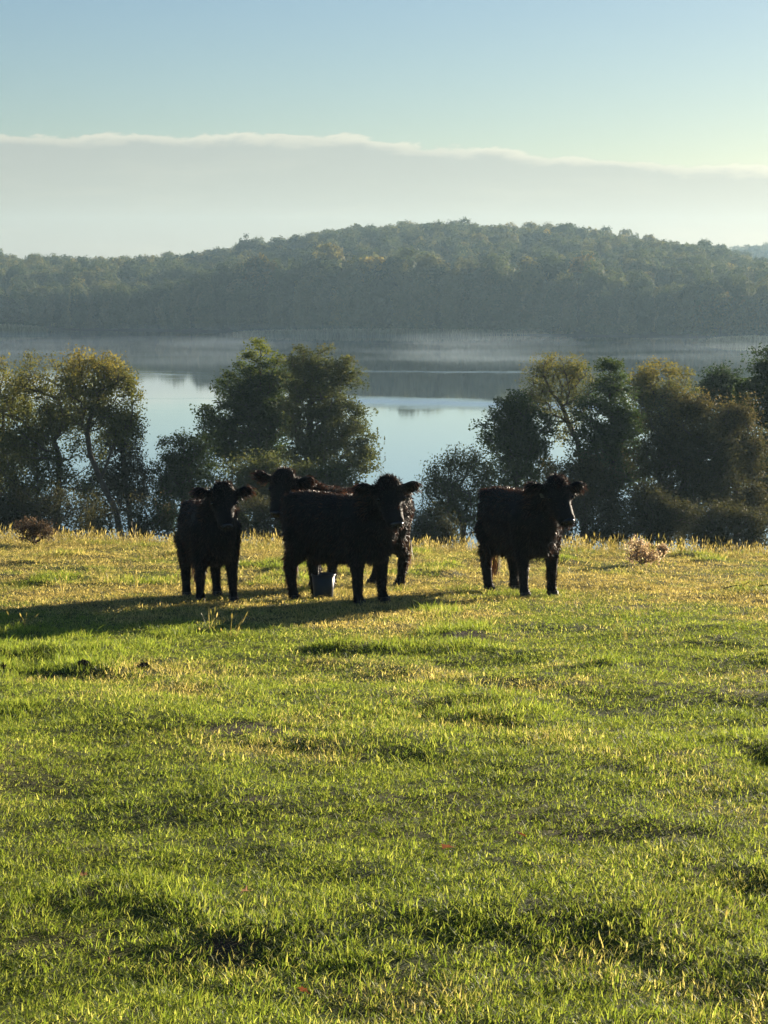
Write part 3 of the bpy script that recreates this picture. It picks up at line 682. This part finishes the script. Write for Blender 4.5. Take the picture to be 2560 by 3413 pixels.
# ------------------------------------------------------------------ cattle
m, t = material('cow_hide')
tcx = t.n('ShaderNodeTexCoord'); nn = t.noise(tcx.outputs['Object'], 14.0, 4.0)
bmp = t.n('ShaderNodeBump'); bmp.inputs['Strength'].default_value = .6; t.l(nn, bmp.inputs['Height'])
out(t, bsdf(t, t.mix(nn, (0.004, 0.0035, 0.0035), (0.010, 0.008, 0.007)), .75, .2, bmp.outputs[0])); M['hide'] = m
m, t = material('cow_coat')
v = attr(t, 'tint')
c = t.ramp(v, [(0, (0.004, 0.0035, 0.0035)), (0.5, (0.014, 0.010, 0.008)), (0.75, (0.055, 0.030, 0.017)), (1, (0.17, 0.085, 0.042))])
out(t, leafy(t, c, .42, .45, .5, t.mix(1.0, c, (2.2, 1.6, 1.2), 'MULTIPLY'))); M['coat'] = m
m, t = material('wet_nose'); out(t, bsdf(t, (0.010, 0.009, 0.009), .18, .6)); M['nose'] = m
m, t = material('eyeball'); out(t, bsdf(t, (0.008, 0.006, 0.005), .06, .6)); M['eye'] = m
m, t = material('hoof_horn'); out(t, bsdf(t, (0.02, 0.017, 0.014), .5, .3)); M['hoof'] = m
m, t = material('ear_tag_plastic'); out(t, bsdf(t, (0.13, 0.11, 0.07), .5, .4)); M['eartag'] = m

def add_ball(bm, c, r, mat3=None, sub=2):
    mt = Matrix.Translation(c)
    if mat3 is not None: mt = mt @ mat3.to_4x4()
    rr = r if isinstance(r, (tuple, list)) else (r, r, r)
    bmesh.ops.create_icosphere(bm, subdivisions=sub, radius=1.0, matrix=mt @ Matrix.Diagonal((*rr, 1)))
def chain(bm, pts, step=.35):
    for (p, ra), (q, rb) in zip(pts[:-1], pts[1:]):
        p = Vector(p); q = Vector(q); L = (q - p).length; k = max(2, int(L / (step * max(min(ra, rb), .03))) + 1)
        for s in range(k + 1):
            f = s / k; add_ball(bm, p.lerp(q, f), ra + (rb - ra) * f)

def make_cow(label, loc, a, scale, head_a, poll, nose_pitch=48, legs=((0, 0), (0, 0), (0, 0), (0, 0)), slim=1.0, ear_up=(0.15, 0.15), seed=1, tagged=False, roll=0.0, head_len=.36):
    """local +x = forward. legs: (dx, dy) foot offsets of front-left, front-right, hind-left, hind-right"""
    rg = np.random.default_rng(seed)
    bm = bmesh.new()
    st = [(-.70, .88, .10, .15), (-.62, .86, .19, .23), (-.48, .835, .255, .285), (-.25, .79, .285, .315), (0, .765, .30, .325), (.22, .765, .29, .325), (.42, .79, .255, .325), (.56, .79, .20, .28), (.66, .75, .12, .20)]
    for (x0, z0, w0, h0), (x1, z1, w1, h1) in zip(st[:-1], st[1:]):
        for s in range(4):
            f = s / 4; g_ = lambda p, q: p + (q - p) * f
            add_ball(bm, (g_(x0, x1), 0, g_(z0, z1)), (.12, g_(w0, w1) * slim, g_(h0, h1)), sub=3)
    add_ball(bm, (.50, 0, .60), (.16, .16, .18)); add_ball(bm, (-.05, 0, .49), (.4, .2, .09))
    for s in (1, -1): add_ball(bm, (-.56, s * .11, 1.03), (.12, .10, .08))
    feet = []
    for k, (s, fr) in enumerate(((1, 1), (-1, 1), (1, 0), (-1, 0))):
        dx, dy = legs[k]
        if fr:
            w = .165 * slim
            chain(bm, [((.42, s * w * .8, .80), .16), ((.40, s * w, .58), .10), ((.42 + dx * .5, s * w + dy * .5, .34), .062), ((.41 + dx * .9, s * w + dy * .9, .12), .047), ((.43 + dx, s * w + dy, .05), .056)])
            feet.append((.44 + dx, s * w + dy))
        else:
            w = .165 * slim
            add_ball(bm, (-.46, s * w * .85, .74), (.20, .115, .27))
            chain(bm, [((-.46, s * w, .68), .14), ((-.40 + dx * .2, s * w, .56), .12), ((-.57 + dx * .5, s * w + dy * .5, .37), .064), ((-.535 + dx * .9, s * w + dy * .9, .12), .048), ((-.51 + dx, s * w + dy, .05), .057)])
            feet.append((-.50 + dx, s * w + dy))
    # neck, head
    rel = head_a - a
    P = Vector(poll); yaw = R(rel); pit = R(nose_pitch)
    fwd = Vector((math.cos(yaw) * math.cos(pit), math.sin(yaw) * math.cos(pit), -math.sin(pit)))
    side = Vector((-math.sin(yaw), math.cos(yaw), 0)); side = Matrix.Rotation(R(roll), 3, fwd) @ side
    upv = fwd.cross(side)
    H3 = Matrix((fwd, side, upv)).transposed()
    def hp(x, y, z): return P + fwd * x + side * y + upv * z
    nb = Vector((.42, 0, .88)); chain(bm, [(nb, .235), (nb.lerp(hp(-.02, 0, -.10), .55), .19), (hp(0, 0, -.10), .15)])
    add_ball(bm, hp(.05, 0, -.01), (.15, .150, .135), H3)             # skull
    add_ball(bm, hp(-.01, 0, .055), (.12, .125, .085), H3)             # woolly poll
    chain(bm, [(hp(.10, 0, -.03), .135), (hp(head_len * .55, 0, -.035), .110), (hp(head_len * .9, 0, -.045), .094)])
    add_ball(bm, hp(head_len, 0, -.045), (.070, .100, .082), H3)      # muzzle
    add_ball(bm, hp(.15, 0, -.13), (.13, .09, .08), H3)               # jaw
    for s in (1, -1):
        add_ball(bm, hp(.12, s * .115, .020), (.038, .032, .03), H3)
        up = ear_up[0 if s > 0 else 1]
        b0 = hp(-.01, s * .12, .0); ed = (side * s + Vector((0, 0, up))).normalized()
        en = fwd.cross(ed).normalized(); E3 = Matrix((ed, en, ed.cross(en))).transposed()
        chain(bm, [(b0, .042), (b0 + ed * .06, .042)])
        add_ball(bm, b0 + ed * .125, (.094, .084, .044), E3)
    tmp = bpy.data.meshes.new('tmp'); bm.to_mesh(tmp); bm.free()
    to = bpy.data.objects.new('tmp', tmp); COL.objects.link(to)
    rm = to.modifiers.new('r', 'REMESH'); rm.mode = 'VOXEL'; rm.voxel_size = .016
    sm_ = to.modifiers.new('s', 'SMOOTH'); sm_.factor = .5; sm_.iterations = 5
    dg = bpy.context.evaluated_depsgraph_get(); me = bpy.data.meshes.new_from_object(to.evaluated_get(dg))
    bpy.data.objects.remove(to); bpy.data.meshes.remove(tmp)
    me.name = 'body'; me.materials.clear(); me.materials.append(M['hide'])
    me.polygons.foreach_set('use_smooth', np.ones(len(me.polygons), bool))
    root = empty('cow', loc)
    rz = math.atan2(-math.cos(R(a)), math.sin(R(a)))
    # stand on the slope: pitch the animal along the ground under it
    hd = Vector((math.cos(rz), math.sin(rz), 0)); ld = Vector((-math.sin(rz), math.cos(rz), 0))
    gz = lambda v: float(ground(loc[0] + v.x, loc[1] + v.y))
    sf = (gz(hd * .45 * scale) - gz(hd * -.5 * scale)) / (.95 * scale)
    root.rotation_euler = (Matrix.Rotation(rz, 4, 'Z') @ Matrix.Rotation(-math.atan(sf), 4, 'Y')).to_euler()
    root.location = (loc[0], loc[1], (gz(hd * .45 * scale) + gz(hd * -.5 * scale)) / 2 - .015)
    root.scale = (scale,) * 3
    body = bpy.data.objects.new('body', me); COL.objects.link(body); body.parent = root
    # coat of shaggy strands
    me.calc_loop_triangles(); nv = len(me.vertices)
    co = np.empty(nv * 3); me.vertices.foreach_get('co', co); co = co.reshape(-1, 3)
    nr = np.empty(nv * 3); me.vertices.foreach_get('normal', nr); nr = nr.reshape(-1, 3)
    tri = np.empty(len(me.loop_triangles) * 3, np.int32); me.loop_triangles.foreach_get('vertices', tri); tri = tri.reshape(-1, 3)
    A, B, C = co[tri[:, 0]], co[tri[:, 1]], co[tri[:, 2]]
    ar = np.linalg.norm(np.cross(B - A, C - A), axis=1); NS = 21000
    pk = rg.choice(len(tri), NS, p=ar / ar.sum()); u, v_ = rg.uniform(size=(2, NS)); fl = u + v_ > 1; u[fl] = 1 - u[fl]; v_[fl] = 1 - v_[fl]
    Pp = A[pk] + (B - A)[pk] * u[:, None] + (C - A)[pk] * v_[:, None]; Nn = nr[tri[pk, 0]]
    pv = np.array(P); dh = np.linalg.norm(Pp - pv, axis=1); onhead = dh < .40
    x, y, z = Pp[:, 0], Pp[:, 1], Pp[:, 2]
    fo = np.array(fwd); so = np.array(side); uo = np.array(upv); q = Pp - pv
    hx, hy, hz = q @ fo, q @ so, q @ uo
    ear = onhead & (np.abs(hy) > .165) & (hx < .12)
    pollm = onhead & ~ear & (hx < .12) & (hz > .02)
    face = onhead & ~ear & ~pollm & (hx > .1)
    ln_ = np.full(NS, .042); ln_[(z < .62) & (np.abs(y) < .24)] = .065; ln_[z < .42] = .030; ln_[z < .10] = .03
    ln_[ear] = .06; ln_[pollm] = .042; ln_[face] = .03; ln_[face & (hx > head_len * .8)] = .010
    clump = fbm(x * 16 + y * 11, z * 16 - y * 7, 201 + seed, 3)
    ln_ *= rg.uniform(.55, 1.25, NS) * (.7 + .6 * clump)
    flow = np.zeros((NS, 3)); flow[:, 2] = -1.0; flow[:, 0] = -.45
    top = Nn[:, 2] > .6; flow[top & ~onhead] = np.array([-1.0, 0, -.2])
    flow[top] += np.stack([0 * y, np.sign(y) * .5, 0 * y], 1)[top]
    flow[ear] = (so[None] * np.sign(hy)[:, None] + np.array([0, 0, -.5]))[ear]
    flow[face] = -fo * .6 + np.array([0, 0, -.3])
    flow[pollm] = uo * .5 + np.array([0, 0, .4]) + rg.normal(size=(int(pollm.sum()), 3)) * .5
    swirl = np.stack([fbm(x * 9, z * 9 + y * 5, 211, 2) - .5, fbm(y * 9, z * 9 + x * 5, 212, 2) - .5, fbm(x * 9 + 4, y * 9 + 8, 213, 2) - .5], 1)
    d0 = Nn * .55 + flow * .6 + swirl * 1.4 + rg.normal(size=(NS, 3)) * .22
    d0 /= np.linalg.norm(d0, axis=1)[:, None]; d1 = Nn * .22 + flow * .9 + swirl * 1.2 + rg.normal(size=(NS, 3)) * .3; d1 /= np.linalg.norm(d1, axis=1)[:, None]
    sd = np.cross(d0, rg.normal(size=(NS, 3))); sd /= np.linalg.norm(sd, axis=1)[:, None]
    wv = rg.uniform(.0024, .0048, NS)[:, None]
    p0 = Pp - Nn * .004; p1 = p0 + d0 * ln_[:, None] * .5; p2 = p1 + d1 * ln_[:, None] * .6
    V = np.stack([p0 - sd * wv, p0 + sd * wv, p1 + sd * wv * .8, p1 - sd * wv * .8, p2], 1).reshape(-1, 3)
    b = np.arange(NS) * 5
    F = np.concatenate([np.stack([b, b + 1, b + 2, b + 3], 1), np.stack([b + 3, b + 2, b + 4, b + 4], 1)])
    tint = np.clip(rg.uniform(0, .75, NS) + .35 * (clump - .45), 0, .9); tint[ear] = np.clip(tint[ear] + .12, 0, 1); tint[(Nn[:, 2] > .35) & ~onhead] += .08  # ears and upward-facing strands tinted browner: warm rim light painted into the coat
    tt = np.stack([tint * .5, tint * .5, tint * .85, tint * .85, np.clip(tint + .1, 0, 1)], 1).ravel()  # dark roots, brown tips; tip tint also stands in for rim light
    Fl = [tuple(f) for f in F[:NS].tolist()] + [(f[0], f[1], f[2]) for f in F[NS:].tolist()]
    coat = mesh_obj('coat', V, Fl, M['coat'], root, attrs={'tint': tt}); coat['kind'] = 'stuff'
    # eyes, nostrils, hooves, tail
    for s in (1, -1):
        b_ = bmesh.new(); add_ball(b_, hp(.135, s * .130, .026), .021); e_me = bpy.data.meshes.new('eye'); b_.to_mesh(e_me); b_.free()
        e_me.materials.append(M['eye']); eo = bpy.data.objects.new('eye', e_me); COL.objects.link(eo); eo.parent = root
        for p_ in e_me.polygons: p_.use_smooth = True
    b_ = bmesh.new(); add_ball(b_, hp(head_len + .040, 0, -.030), (.036, .072, .050), H3)
    for s in (1, -1): add_ball(b_, hp(head_len + .066, s * .036, -.016), (.012, .016, .012), H3)
    add_ball(b_, hp(head_len + .012, 0, -.078), (.030, .050, .020), H3)
    n_me = bpy.data.meshes.new('muzzle'); b_.to_mesh(n_me); b_.free(); n_me.materials.append(M['nose'])
    for p_ in n_me.polygons: p_.use_smooth = True
    no = bpy.data.objects.new('muzzle', n_me); COL.objects.link(no); no.parent = root
    for (fx_, fy_) in feet:
        b_ = bmesh.new(); bmesh.ops.create_cone(b_, cap_ends=True, segments=12, radius1=.066, radius2=.052, depth=.075, matrix=Matrix.Translation((fx_ + .012, fy_, .030)))
        h_me = bpy.data.meshes.new('hoof'); b_.to_mesh(h_me); b_.free(); h_me.materials.append(M['hoof'])
        ho = bpy.data.objects.new('hoof', h_me); COL.objects.link(ho); ho.parent = root
    # tail: core + long brown switch hair
    nt = 420; f = rg.uniform(0, 1, nt) ** .7
    tx = -.70 - .07 * np.sin(np.clip(f * 3, 0, 1.57)) + .02 * f; tz = 1.10 - .88 * f; tw = .02 + .055 * sst(.45, .8, f) * (1 - .5 * sst(.85, 1, f))
    ang = rg.uniform(0, 6.28, nt); Bt = np.stack([tx + np.cos(ang) * tw, np.sin(ang) * tw, tz], 1)
    Tt = Bt + np.stack([rg.normal(size=nt) * .02, rg.normal(size=nt) * .02, -(.07 + .09 * f)], 1)
    Tt[:, 2] = np.maximum(Tt[:, 2], .10)
    sv = np.stack([np.cos(ang + 1.57), np.sin(ang + 1.57), 0 * ang], 1) * .006
    V = np.stack([Bt - sv, Bt + sv, Tt], 1).reshape(-1, 3)
    n0 = len(V); tube_n = [np.array((-.66, 0, 1.10)), np.array((-.74, 0, 1.02)), np.array((-.77, 0, .85)), np.array((-.765, 0, .60)), np.array((-.755, 0, .38))]
    Vt, Ft = tubes(tube_n, [-1, 0, 1, 2, 3], [.04, .034, .028, .024, .02], 6)
    tt = np.concatenate([np.repeat(np.clip(.45 + .5 * sst(.4, .8, f) * rg.uniform(.3, 1, nt), 0, 1), 3), np.full(len(Vt), .3)])
    mesh_obj('tail', np.concatenate([V, Vt]), [tuple(q) for q in np.arange(n0).reshape(-1, 3).tolist()] + [tuple(q) for q in (Ft + n0).tolist()], M['coat'], root, attrs={'tint': tt})['label'] = 'brown-haired tail switch'
    if tagged:
        s = -1; c0 = hp(.045, s * .155, -.035)
        b_ = bmesh.new(); bmesh.ops.create_cube(b_, size=1, matrix=Matrix.Translation(c0) @ H3.to_4x4() @ Matrix.Diagonal((.055, .045, .006, 1)))
        bmesh.ops.bevel(b_, geom=b_.edges[:], offset=.002, segments=1)
        t_me = bpy.data.meshes.new('ear_tag'); b_.to_mesh(t_me); b_.free(); t_me.materials.append(M['eartag'])
        t_o = bpy.data.objects.new('ear_tag', t_me); COL.objects.link(t_o); t_o.parent = root
    tag(root, label, 'cow', 'black shaggy cattle')
    return root

make_cow('black shaggy cow on the left facing the camera squarely', c1, 15, 1.03, 13, (.80, 0.02, 1.20), 52, legs=((.0, .02), (.0, -.02), (.02, .01), (-.04, 0)), seed=1)
make_cow('black shaggy cow standing behind with only head and hindquarters showing', c2, -49, 1.15, -12, (.92, -.12, 1.15), 52, legs=((.02, 0), (-.05, 0), (-.04, 0), (.06, 0)), seed=2, roll=-4)
make_cow('black shaggy cow in the middle, flank on, bucket behind its legs', c3, 44, 1.13, 18, (.80, -.08, 1.16), 50, legs=((0, .0), (0, 0), (-.05, 0), (-.02, 0)), seed=3, ear_up=(.05, .1))
make_cow('black shaggy cow on the right standing alone, head turned right', c4, 20, 1.17, 25, (.80, .05, 1.11), 48, legs=((-.02, 0), (.04, 0), (-.03, 0), (.05, 0)), seed=4, tagged=True, ear_up=(.05, .15))

# ------------------------------------------------------------------ bucket
m, t = material('bucket_plastic')
tcx = t.n('ShaderNodeTexCoord'); nn = t.noise(tcx.outputs['Object'], 20, 5.0)
out(t, bsdf(t, t.mix(nn, (0.020, 0.028, 0.044), (0.042, 0.054, 0.074)), t.mapr(nn, .3, .7, .35, .6), .5)); M['bucket'] = m
m, t = material('bucket_wire'); out(t, bsdf(t, (0.3, 0.3, 0.3), .4, .5, Metallic=.9)); M['wire'] = m
m, t = material('feed'); out(t, bsdf(t, (0.12, 0.09, 0.05), .9, .1)); M['feed'] = m
bp = gp(1078, 1995); bz = float(ground(bp[0], bp[1])) - .01
root = empty('bucket', (bp[0], bp[1], bz)); root.scale = (.88, .88, 1.02)
def lathe(prof, seg=40):
    V = []; F = []
    for r, z in prof:
        for k in range(seg): V.append((r * math.cos(2 * math.pi * k / seg), r * math.sin(2 * math.pi * k / seg), z))
    for i_ in range(len(prof) - 1):
        for k in range(seg):
            a = i_ * seg + k; b = i_ * seg + (k + 1) % seg; F.append((a, b, b + seg, a + seg))
    return V, F
V, F = lathe([(.0, 0), (.118, 0), (.125, .006), (.136, .12), (.150, .275), (.145, .275), (.131, .12), (.118, .012), (0, .012)])
mesh_obj('shell', V, F, M['bucket'], root, smooth=True)
V, F = lathe([(.151, .262), (.162, .264), (.164, .283), (.154, .287), (.146, .285), (.146, .278)]); mesh_obj('rim', V, F, M['bucket'], root, smooth=True)
hn = [np.array((.163 * math.cos(f), .163 * math.sin(f) * .97, .272 - .03 * math.sin(f) ** 2)) for f in np.linspace(.3, math.pi - .3, 16)]
V, F = tubes(hn, list(range(-1, 15)), [.004] * 16, 6); mesh_obj('handle', V, F, M['wire'], root, smooth=True)
tag(root, 'dark grey plastic bucket on the grass behind a cow leg', 'bucket')

# ------------------------------------------------------------------ dry docks and thistles in the field
M['dock'] = leaf_material('dock_seed', [(0, (0.06, 0.044, 0.034)), (0.5, (0.13, 0.092, 0.068)), (1, (0.27, 0.20, 0.15))], .3)
M['thistle'] = leaf_material('thistle_dry', [(0, (0.16, 0.10, 0.07)), (0.5, (0.40, 0.29, 0.21)), (1, (0.70, 0.60, 0.48))], .5)
M['stem'] = bark_material('dry_stem', (0.10, 0.065, 0.04))
def weed(name, label, px, py, spots, mat, ncl, nlf, size, seed, spread, tintbase=.4, pro=.0):
    b = gp(px, py); Y = b[1]; b[2] = float(ground(b[0], Y)); rg = np.random.default_rng(seed); k = Y / FPX; E = []
    for e in spots:
        c = pix(e[0], e[1], Y); E.append((c[0], c[1], max(c[2], b[2] + .04), e[2] * k, e[2] * k * .9, e[3] * k))
    att = sample_env(E, ncl, rg, 2.2); att = att[att[:, 2] > b[2] + .03]
    nodes, par, rad = grow(att, [b - np.array([0, 0, .03]), b + np.array([0, 0, .04])], rg, .12, r0=.0022, wob=.12, pathw=.2)
    root = empty(name, b); V, F = tubes(nodes - b, par, rad, 4); mesh_obj('stems', V, F, M['stem'], root)
    idx = np.repeat(np.arange(len(att)), nlf); P = att[idx] + rg.normal(size=(len(idx), 3)) * spread
    V, F = leaves_mesh(P - b, size, rg, aspect=.7); ct = tintbase + rg.normal(size=len(att)) * .2
    sh_ = mesh_obj('seed_heads', V, F, M[mat], root, attrs={'tint': np.repeat(np.clip(ct[idx] + rg.normal(size=len(idx)) * .15, 0, 1), 4)}); sh_['kind'] = 'stuff'
    tag(root, label, 'plant', 'withered weeds in the pasture')
weed('dock_plant', 'dark reddish dried weed clump at the left field edge', 115, 1822, [(115, 1775, 62, 36), (80, 1758, 40, 28), (150, 1762, 40, 26), (110, 1745, 25, 20)], 'dock', 170, 14, .032, 601, .028)
weed('thistle_plant', 'pale tan dried thistle clump right of the lone cow', 2140, 1884, [(2140, 1845, 50, 36), (2125, 1812, 30, 24), (2175, 1858, 32, 24), (2110, 1850, 24, 24)], 'thistle', 150, 10, .036, 602, .034, .55)
weed('thistle_plant', 'small pale thistle head beside the larger tan clump', 2206, 1872, [(2208, 1832, 18, 16)], 'thistle', 40, 14, .034, 603, .024, .75)
weed('dock_plant', 'small dark dried weed left of the left cow', 555, 1800, [(555, 1752, 22, 30), (540, 1730, 12, 15)], 'dock', 40, 10, .026, 604, .022)
weed('dock_plant', 'thin dark stalks at the left picture edge', 8, 1800, [(8, 1755, 30, 30)], 'dock', 40, 9, .026, 605, .022, .5)
weed('grass_stook', 'straw-coloured grass sheaf at the right field edge', 2425, 1842, [(2420, 1815, 18, 22)], 'thistle', 40, 6, .04, 606, .02, .3)

# molehills
m, t = material('fresh_earth')
tcx = t.n('ShaderNodeTexCoord'); nn = t.noise(tcx.outputs['Object'], 30, 5.0, .7)
bmp = t.n('ShaderNodeBump'); bmp.inputs['Strength'].default_value = 1; bmp.inputs['Distance'].default_value = .02; t.l(nn, bmp.inputs['Height'])
out(t, bsdf(t, t.mix(nn, (0.04, 0.028, 0.02), (0.10, 0.07, 0.05)), .95, .1, bmp.outputs[0])); M['earth'] = m
def molehill(label, px, py, r, h, seed):
    p = gp(px, py); z = float(ground(p[0], p[1])); V = [(0, 0, h)]; F = []; rings = 7; sg = 26
    rg = np.random.default_rng(seed)
    for a in range(1, rings + 1):
        f = a / rings
        for k in range(sg):
            th = 2 * math.pi * k / sg; rr = r * f * (1 + .18 * math.sin(3 * th + seed) + .10 * rg.normal()); 
            V.append((rr * math.cos(th), rr * math.sin(th), h * (1 - f ** 1.6) + (rg.normal() * .010 if a < rings else -.03)))
    for k in range(sg): F.append((0, 1 + k, 1 + (k + 1) % sg))
    for a in range(rings - 1):
        for k in range(sg):
            q = 1 + a * sg; F.append((q + k, q + sg + k, q + sg + (k + 1) % sg, q + (k + 1) % sg))
    o = mesh_obj('molehill', V, F, M['earth'], smooth=False); o.location = (p[0], p[1], z - .005)
    tag(o, label, 'molehill', 'molehills on the pasture')
molehill('dark earth molehill below the left shadow, left of its pair', 280, 2232, .075, .06, 1)
molehill('dark earth molehill below the left shadow, right of its pair', 476, 2224, .07, .055, 2)
molehill('dark earth molehill at the left picture edge', 8, 2232, .08, .06, 3)
# fallen leaves, stick
m, t = material('fallen_leaf'); out(t, leafy(t, t.ramp(attr(t, 'tint'), [(0, (0.22, 0.06, 0.02)), (1, (0.45, 0.26, 0.15))]), .3, .6, .2)); M['fleaf'] = m
def fallen(label, px, py, s, tint, seed):
    p = gp(px, py); z = float(ground(p[0], p[1])); rg = np.random.default_rng(seed); V = []
    n_ = 12
    for k in range(n_):
        th = 2 * math.pi * k / n_; rr = s * (1 if k % 2 == 0 else .55) * rg.uniform(.8, 1.1); V.append((rr * math.cos(th), rr * .8 * math.sin(th), .25 * abs(rr * math.sin(th)) + rg.normal() * .004))
    V.append((0, 0, 0)); F = [(n_, k, (k + 1) % n_) for k in range(n_)]
    st_ = np.array([(-s * .9, -.002, 0), (-s * 1.9, 0, .004), (-s * .9, .002, 0)]); V += st_.tolist(); F.append((n_ + 1, n_ + 2, n_ + 3))
    o = mesh_obj('fallen_leaf', V, F, M['fleaf'], attrs={'tint': [tint] * len(V)})
    o.location = (p[0], p[1], z + .035); o.rotation_euler = (R(38) + rg.normal() * .2, rg.normal() * .25, rg.uniform(0, 6))
    tag(o, label, 'leaf', 'fallen autumn leaves on the grass')
fallen('orange-red fallen leaf in the right foreground grass', 1738, 2805, .032, .1, 1)
fallen('brown fallen leaf in the middle foreground, left of the orange one', 1492, 2850, .038, .25, 2)
fallen('pale pinkish fallen leaf in the left foreground', 818, 3013, .022, .95, 3)
fallen('small rust leaf near the bottom edge, left of centre', 1010, 3315, .018, .1, 4)
fallen('small reddish leaf in the lower left grass', 365, 3205, .016, .05, 5)
fallen('tan leaf fragment in the grass at left', 280, 2955, .022, .6, 6)
a = gp(2412, 1982); b = gp(2580, 1990); k = 9
sn = []
for q in range(k):
    f = q / (k - 1); x_ = a[0] + (b[0] - a[0]) * f; y_ = a[1] + (b[1] - a[1]) * f + .03 * math.sin(5 * f)
    sn.append(np.array((x_, y_, float(ground(x_, y_)) + .05 + .012 * math.sin(9 * f))))
s0 = sn[0].copy(); sn += [sn[3] + np.array((.08, -.03, .06))]
V, F = tubes(np.array(sn) - s0, list(range(-1, k - 1)) + [3], [.010] * k + [.006], 6)
o = mesh_obj('stick', V, F, M['bark_dark'], smooth=True); o.location = s0
tag(o, 'thin dark stick lying in the grass at the right edge', 'stick')

# ------------------------------------------------------------------ mist over the water and haze in the air
m, t = material('mist_vapour')
pv = t.n('ShaderNodeVolumePrincipled'); pv.inputs['Color'].default_value = (.70, .86, 1, 1); pv.inputs['Density'].default_value = .0026; pv.inputs['Anisotropy'].default_value = .45
oo = t.n('ShaderNodeOutputMaterial'); t.l(pv.outputs[0], oo.inputs['Volume']); M['mist'] = m
rg = np.random.default_rng(91); bm = bmesh.new(); put = []
tries = 0
while len(put) < 60 and tries < 4000:
    tries += 1
    y = rg.uniform(430, 585); x = rg.uniform(-150, 110); rx = rg.uniform(12, 42); ry = rg.uniform(2.5, 6); rz = rg.uniform(.5, 1.7)
    if y > float(shore_y(np.array(x))) - ry - 3: continue
    if x > 30 and rg.uniform() < .6: continue
    if any(abs(y - q[1]) < ry + q[3] + .5 and abs(x - q[0]) < rx + q[2] for q in put): continue
    put.append((x, y, rx, ry)); add_ball(bm, (x, y, LAKE + .15 + rz), (rx, ry, rz), sub=3)
me = bpy.data.meshes.new('mist'); bm.to_mesh(me); bm.free(); me.materials.append(M['mist'])
for p_ in me.polygons: p_.use_smooth = True
o = bpy.data.objects.new('mist', me); COL.objects.link(o); tag(o, 'thin white mist drifting over the far water', kind='stuff')

m, t = material('haze_air')
pv = t.n('ShaderNodeVolumePrincipled'); pv.inputs['Color'].default_value = (.54, .80, 1.0, 1); pv.inputs['Density'].default_value = .00015; pv.inputs['Anisotropy'].default_value = .3
oo = t.n('ShaderNodeOutputMaterial'); t.l(pv.outputs[0], oo.inputs['Volume']); M['haze'] = m
x0, x1, y0, y1, z0, z1 = -960, 960, -130, 1950, LAKE - 2.2, 48
o = mesh_obj('haze', [(x0, y0, z0), (x1, y0, z0), (x1, y1, z0), (x0, y1, z0), (x0, y0, z1), (x1, y0, z1), (x1, y1, z1), (x0, y1, z1)],
             [(3, 2, 1, 0), (4, 5, 6, 7), (0, 1, 5, 4), (1, 2, 6, 5), (2, 3, 7, 6), (3, 0, 4, 7)], M['haze'])
tag(o, 'pale morning haze in the air', kind='stuff')
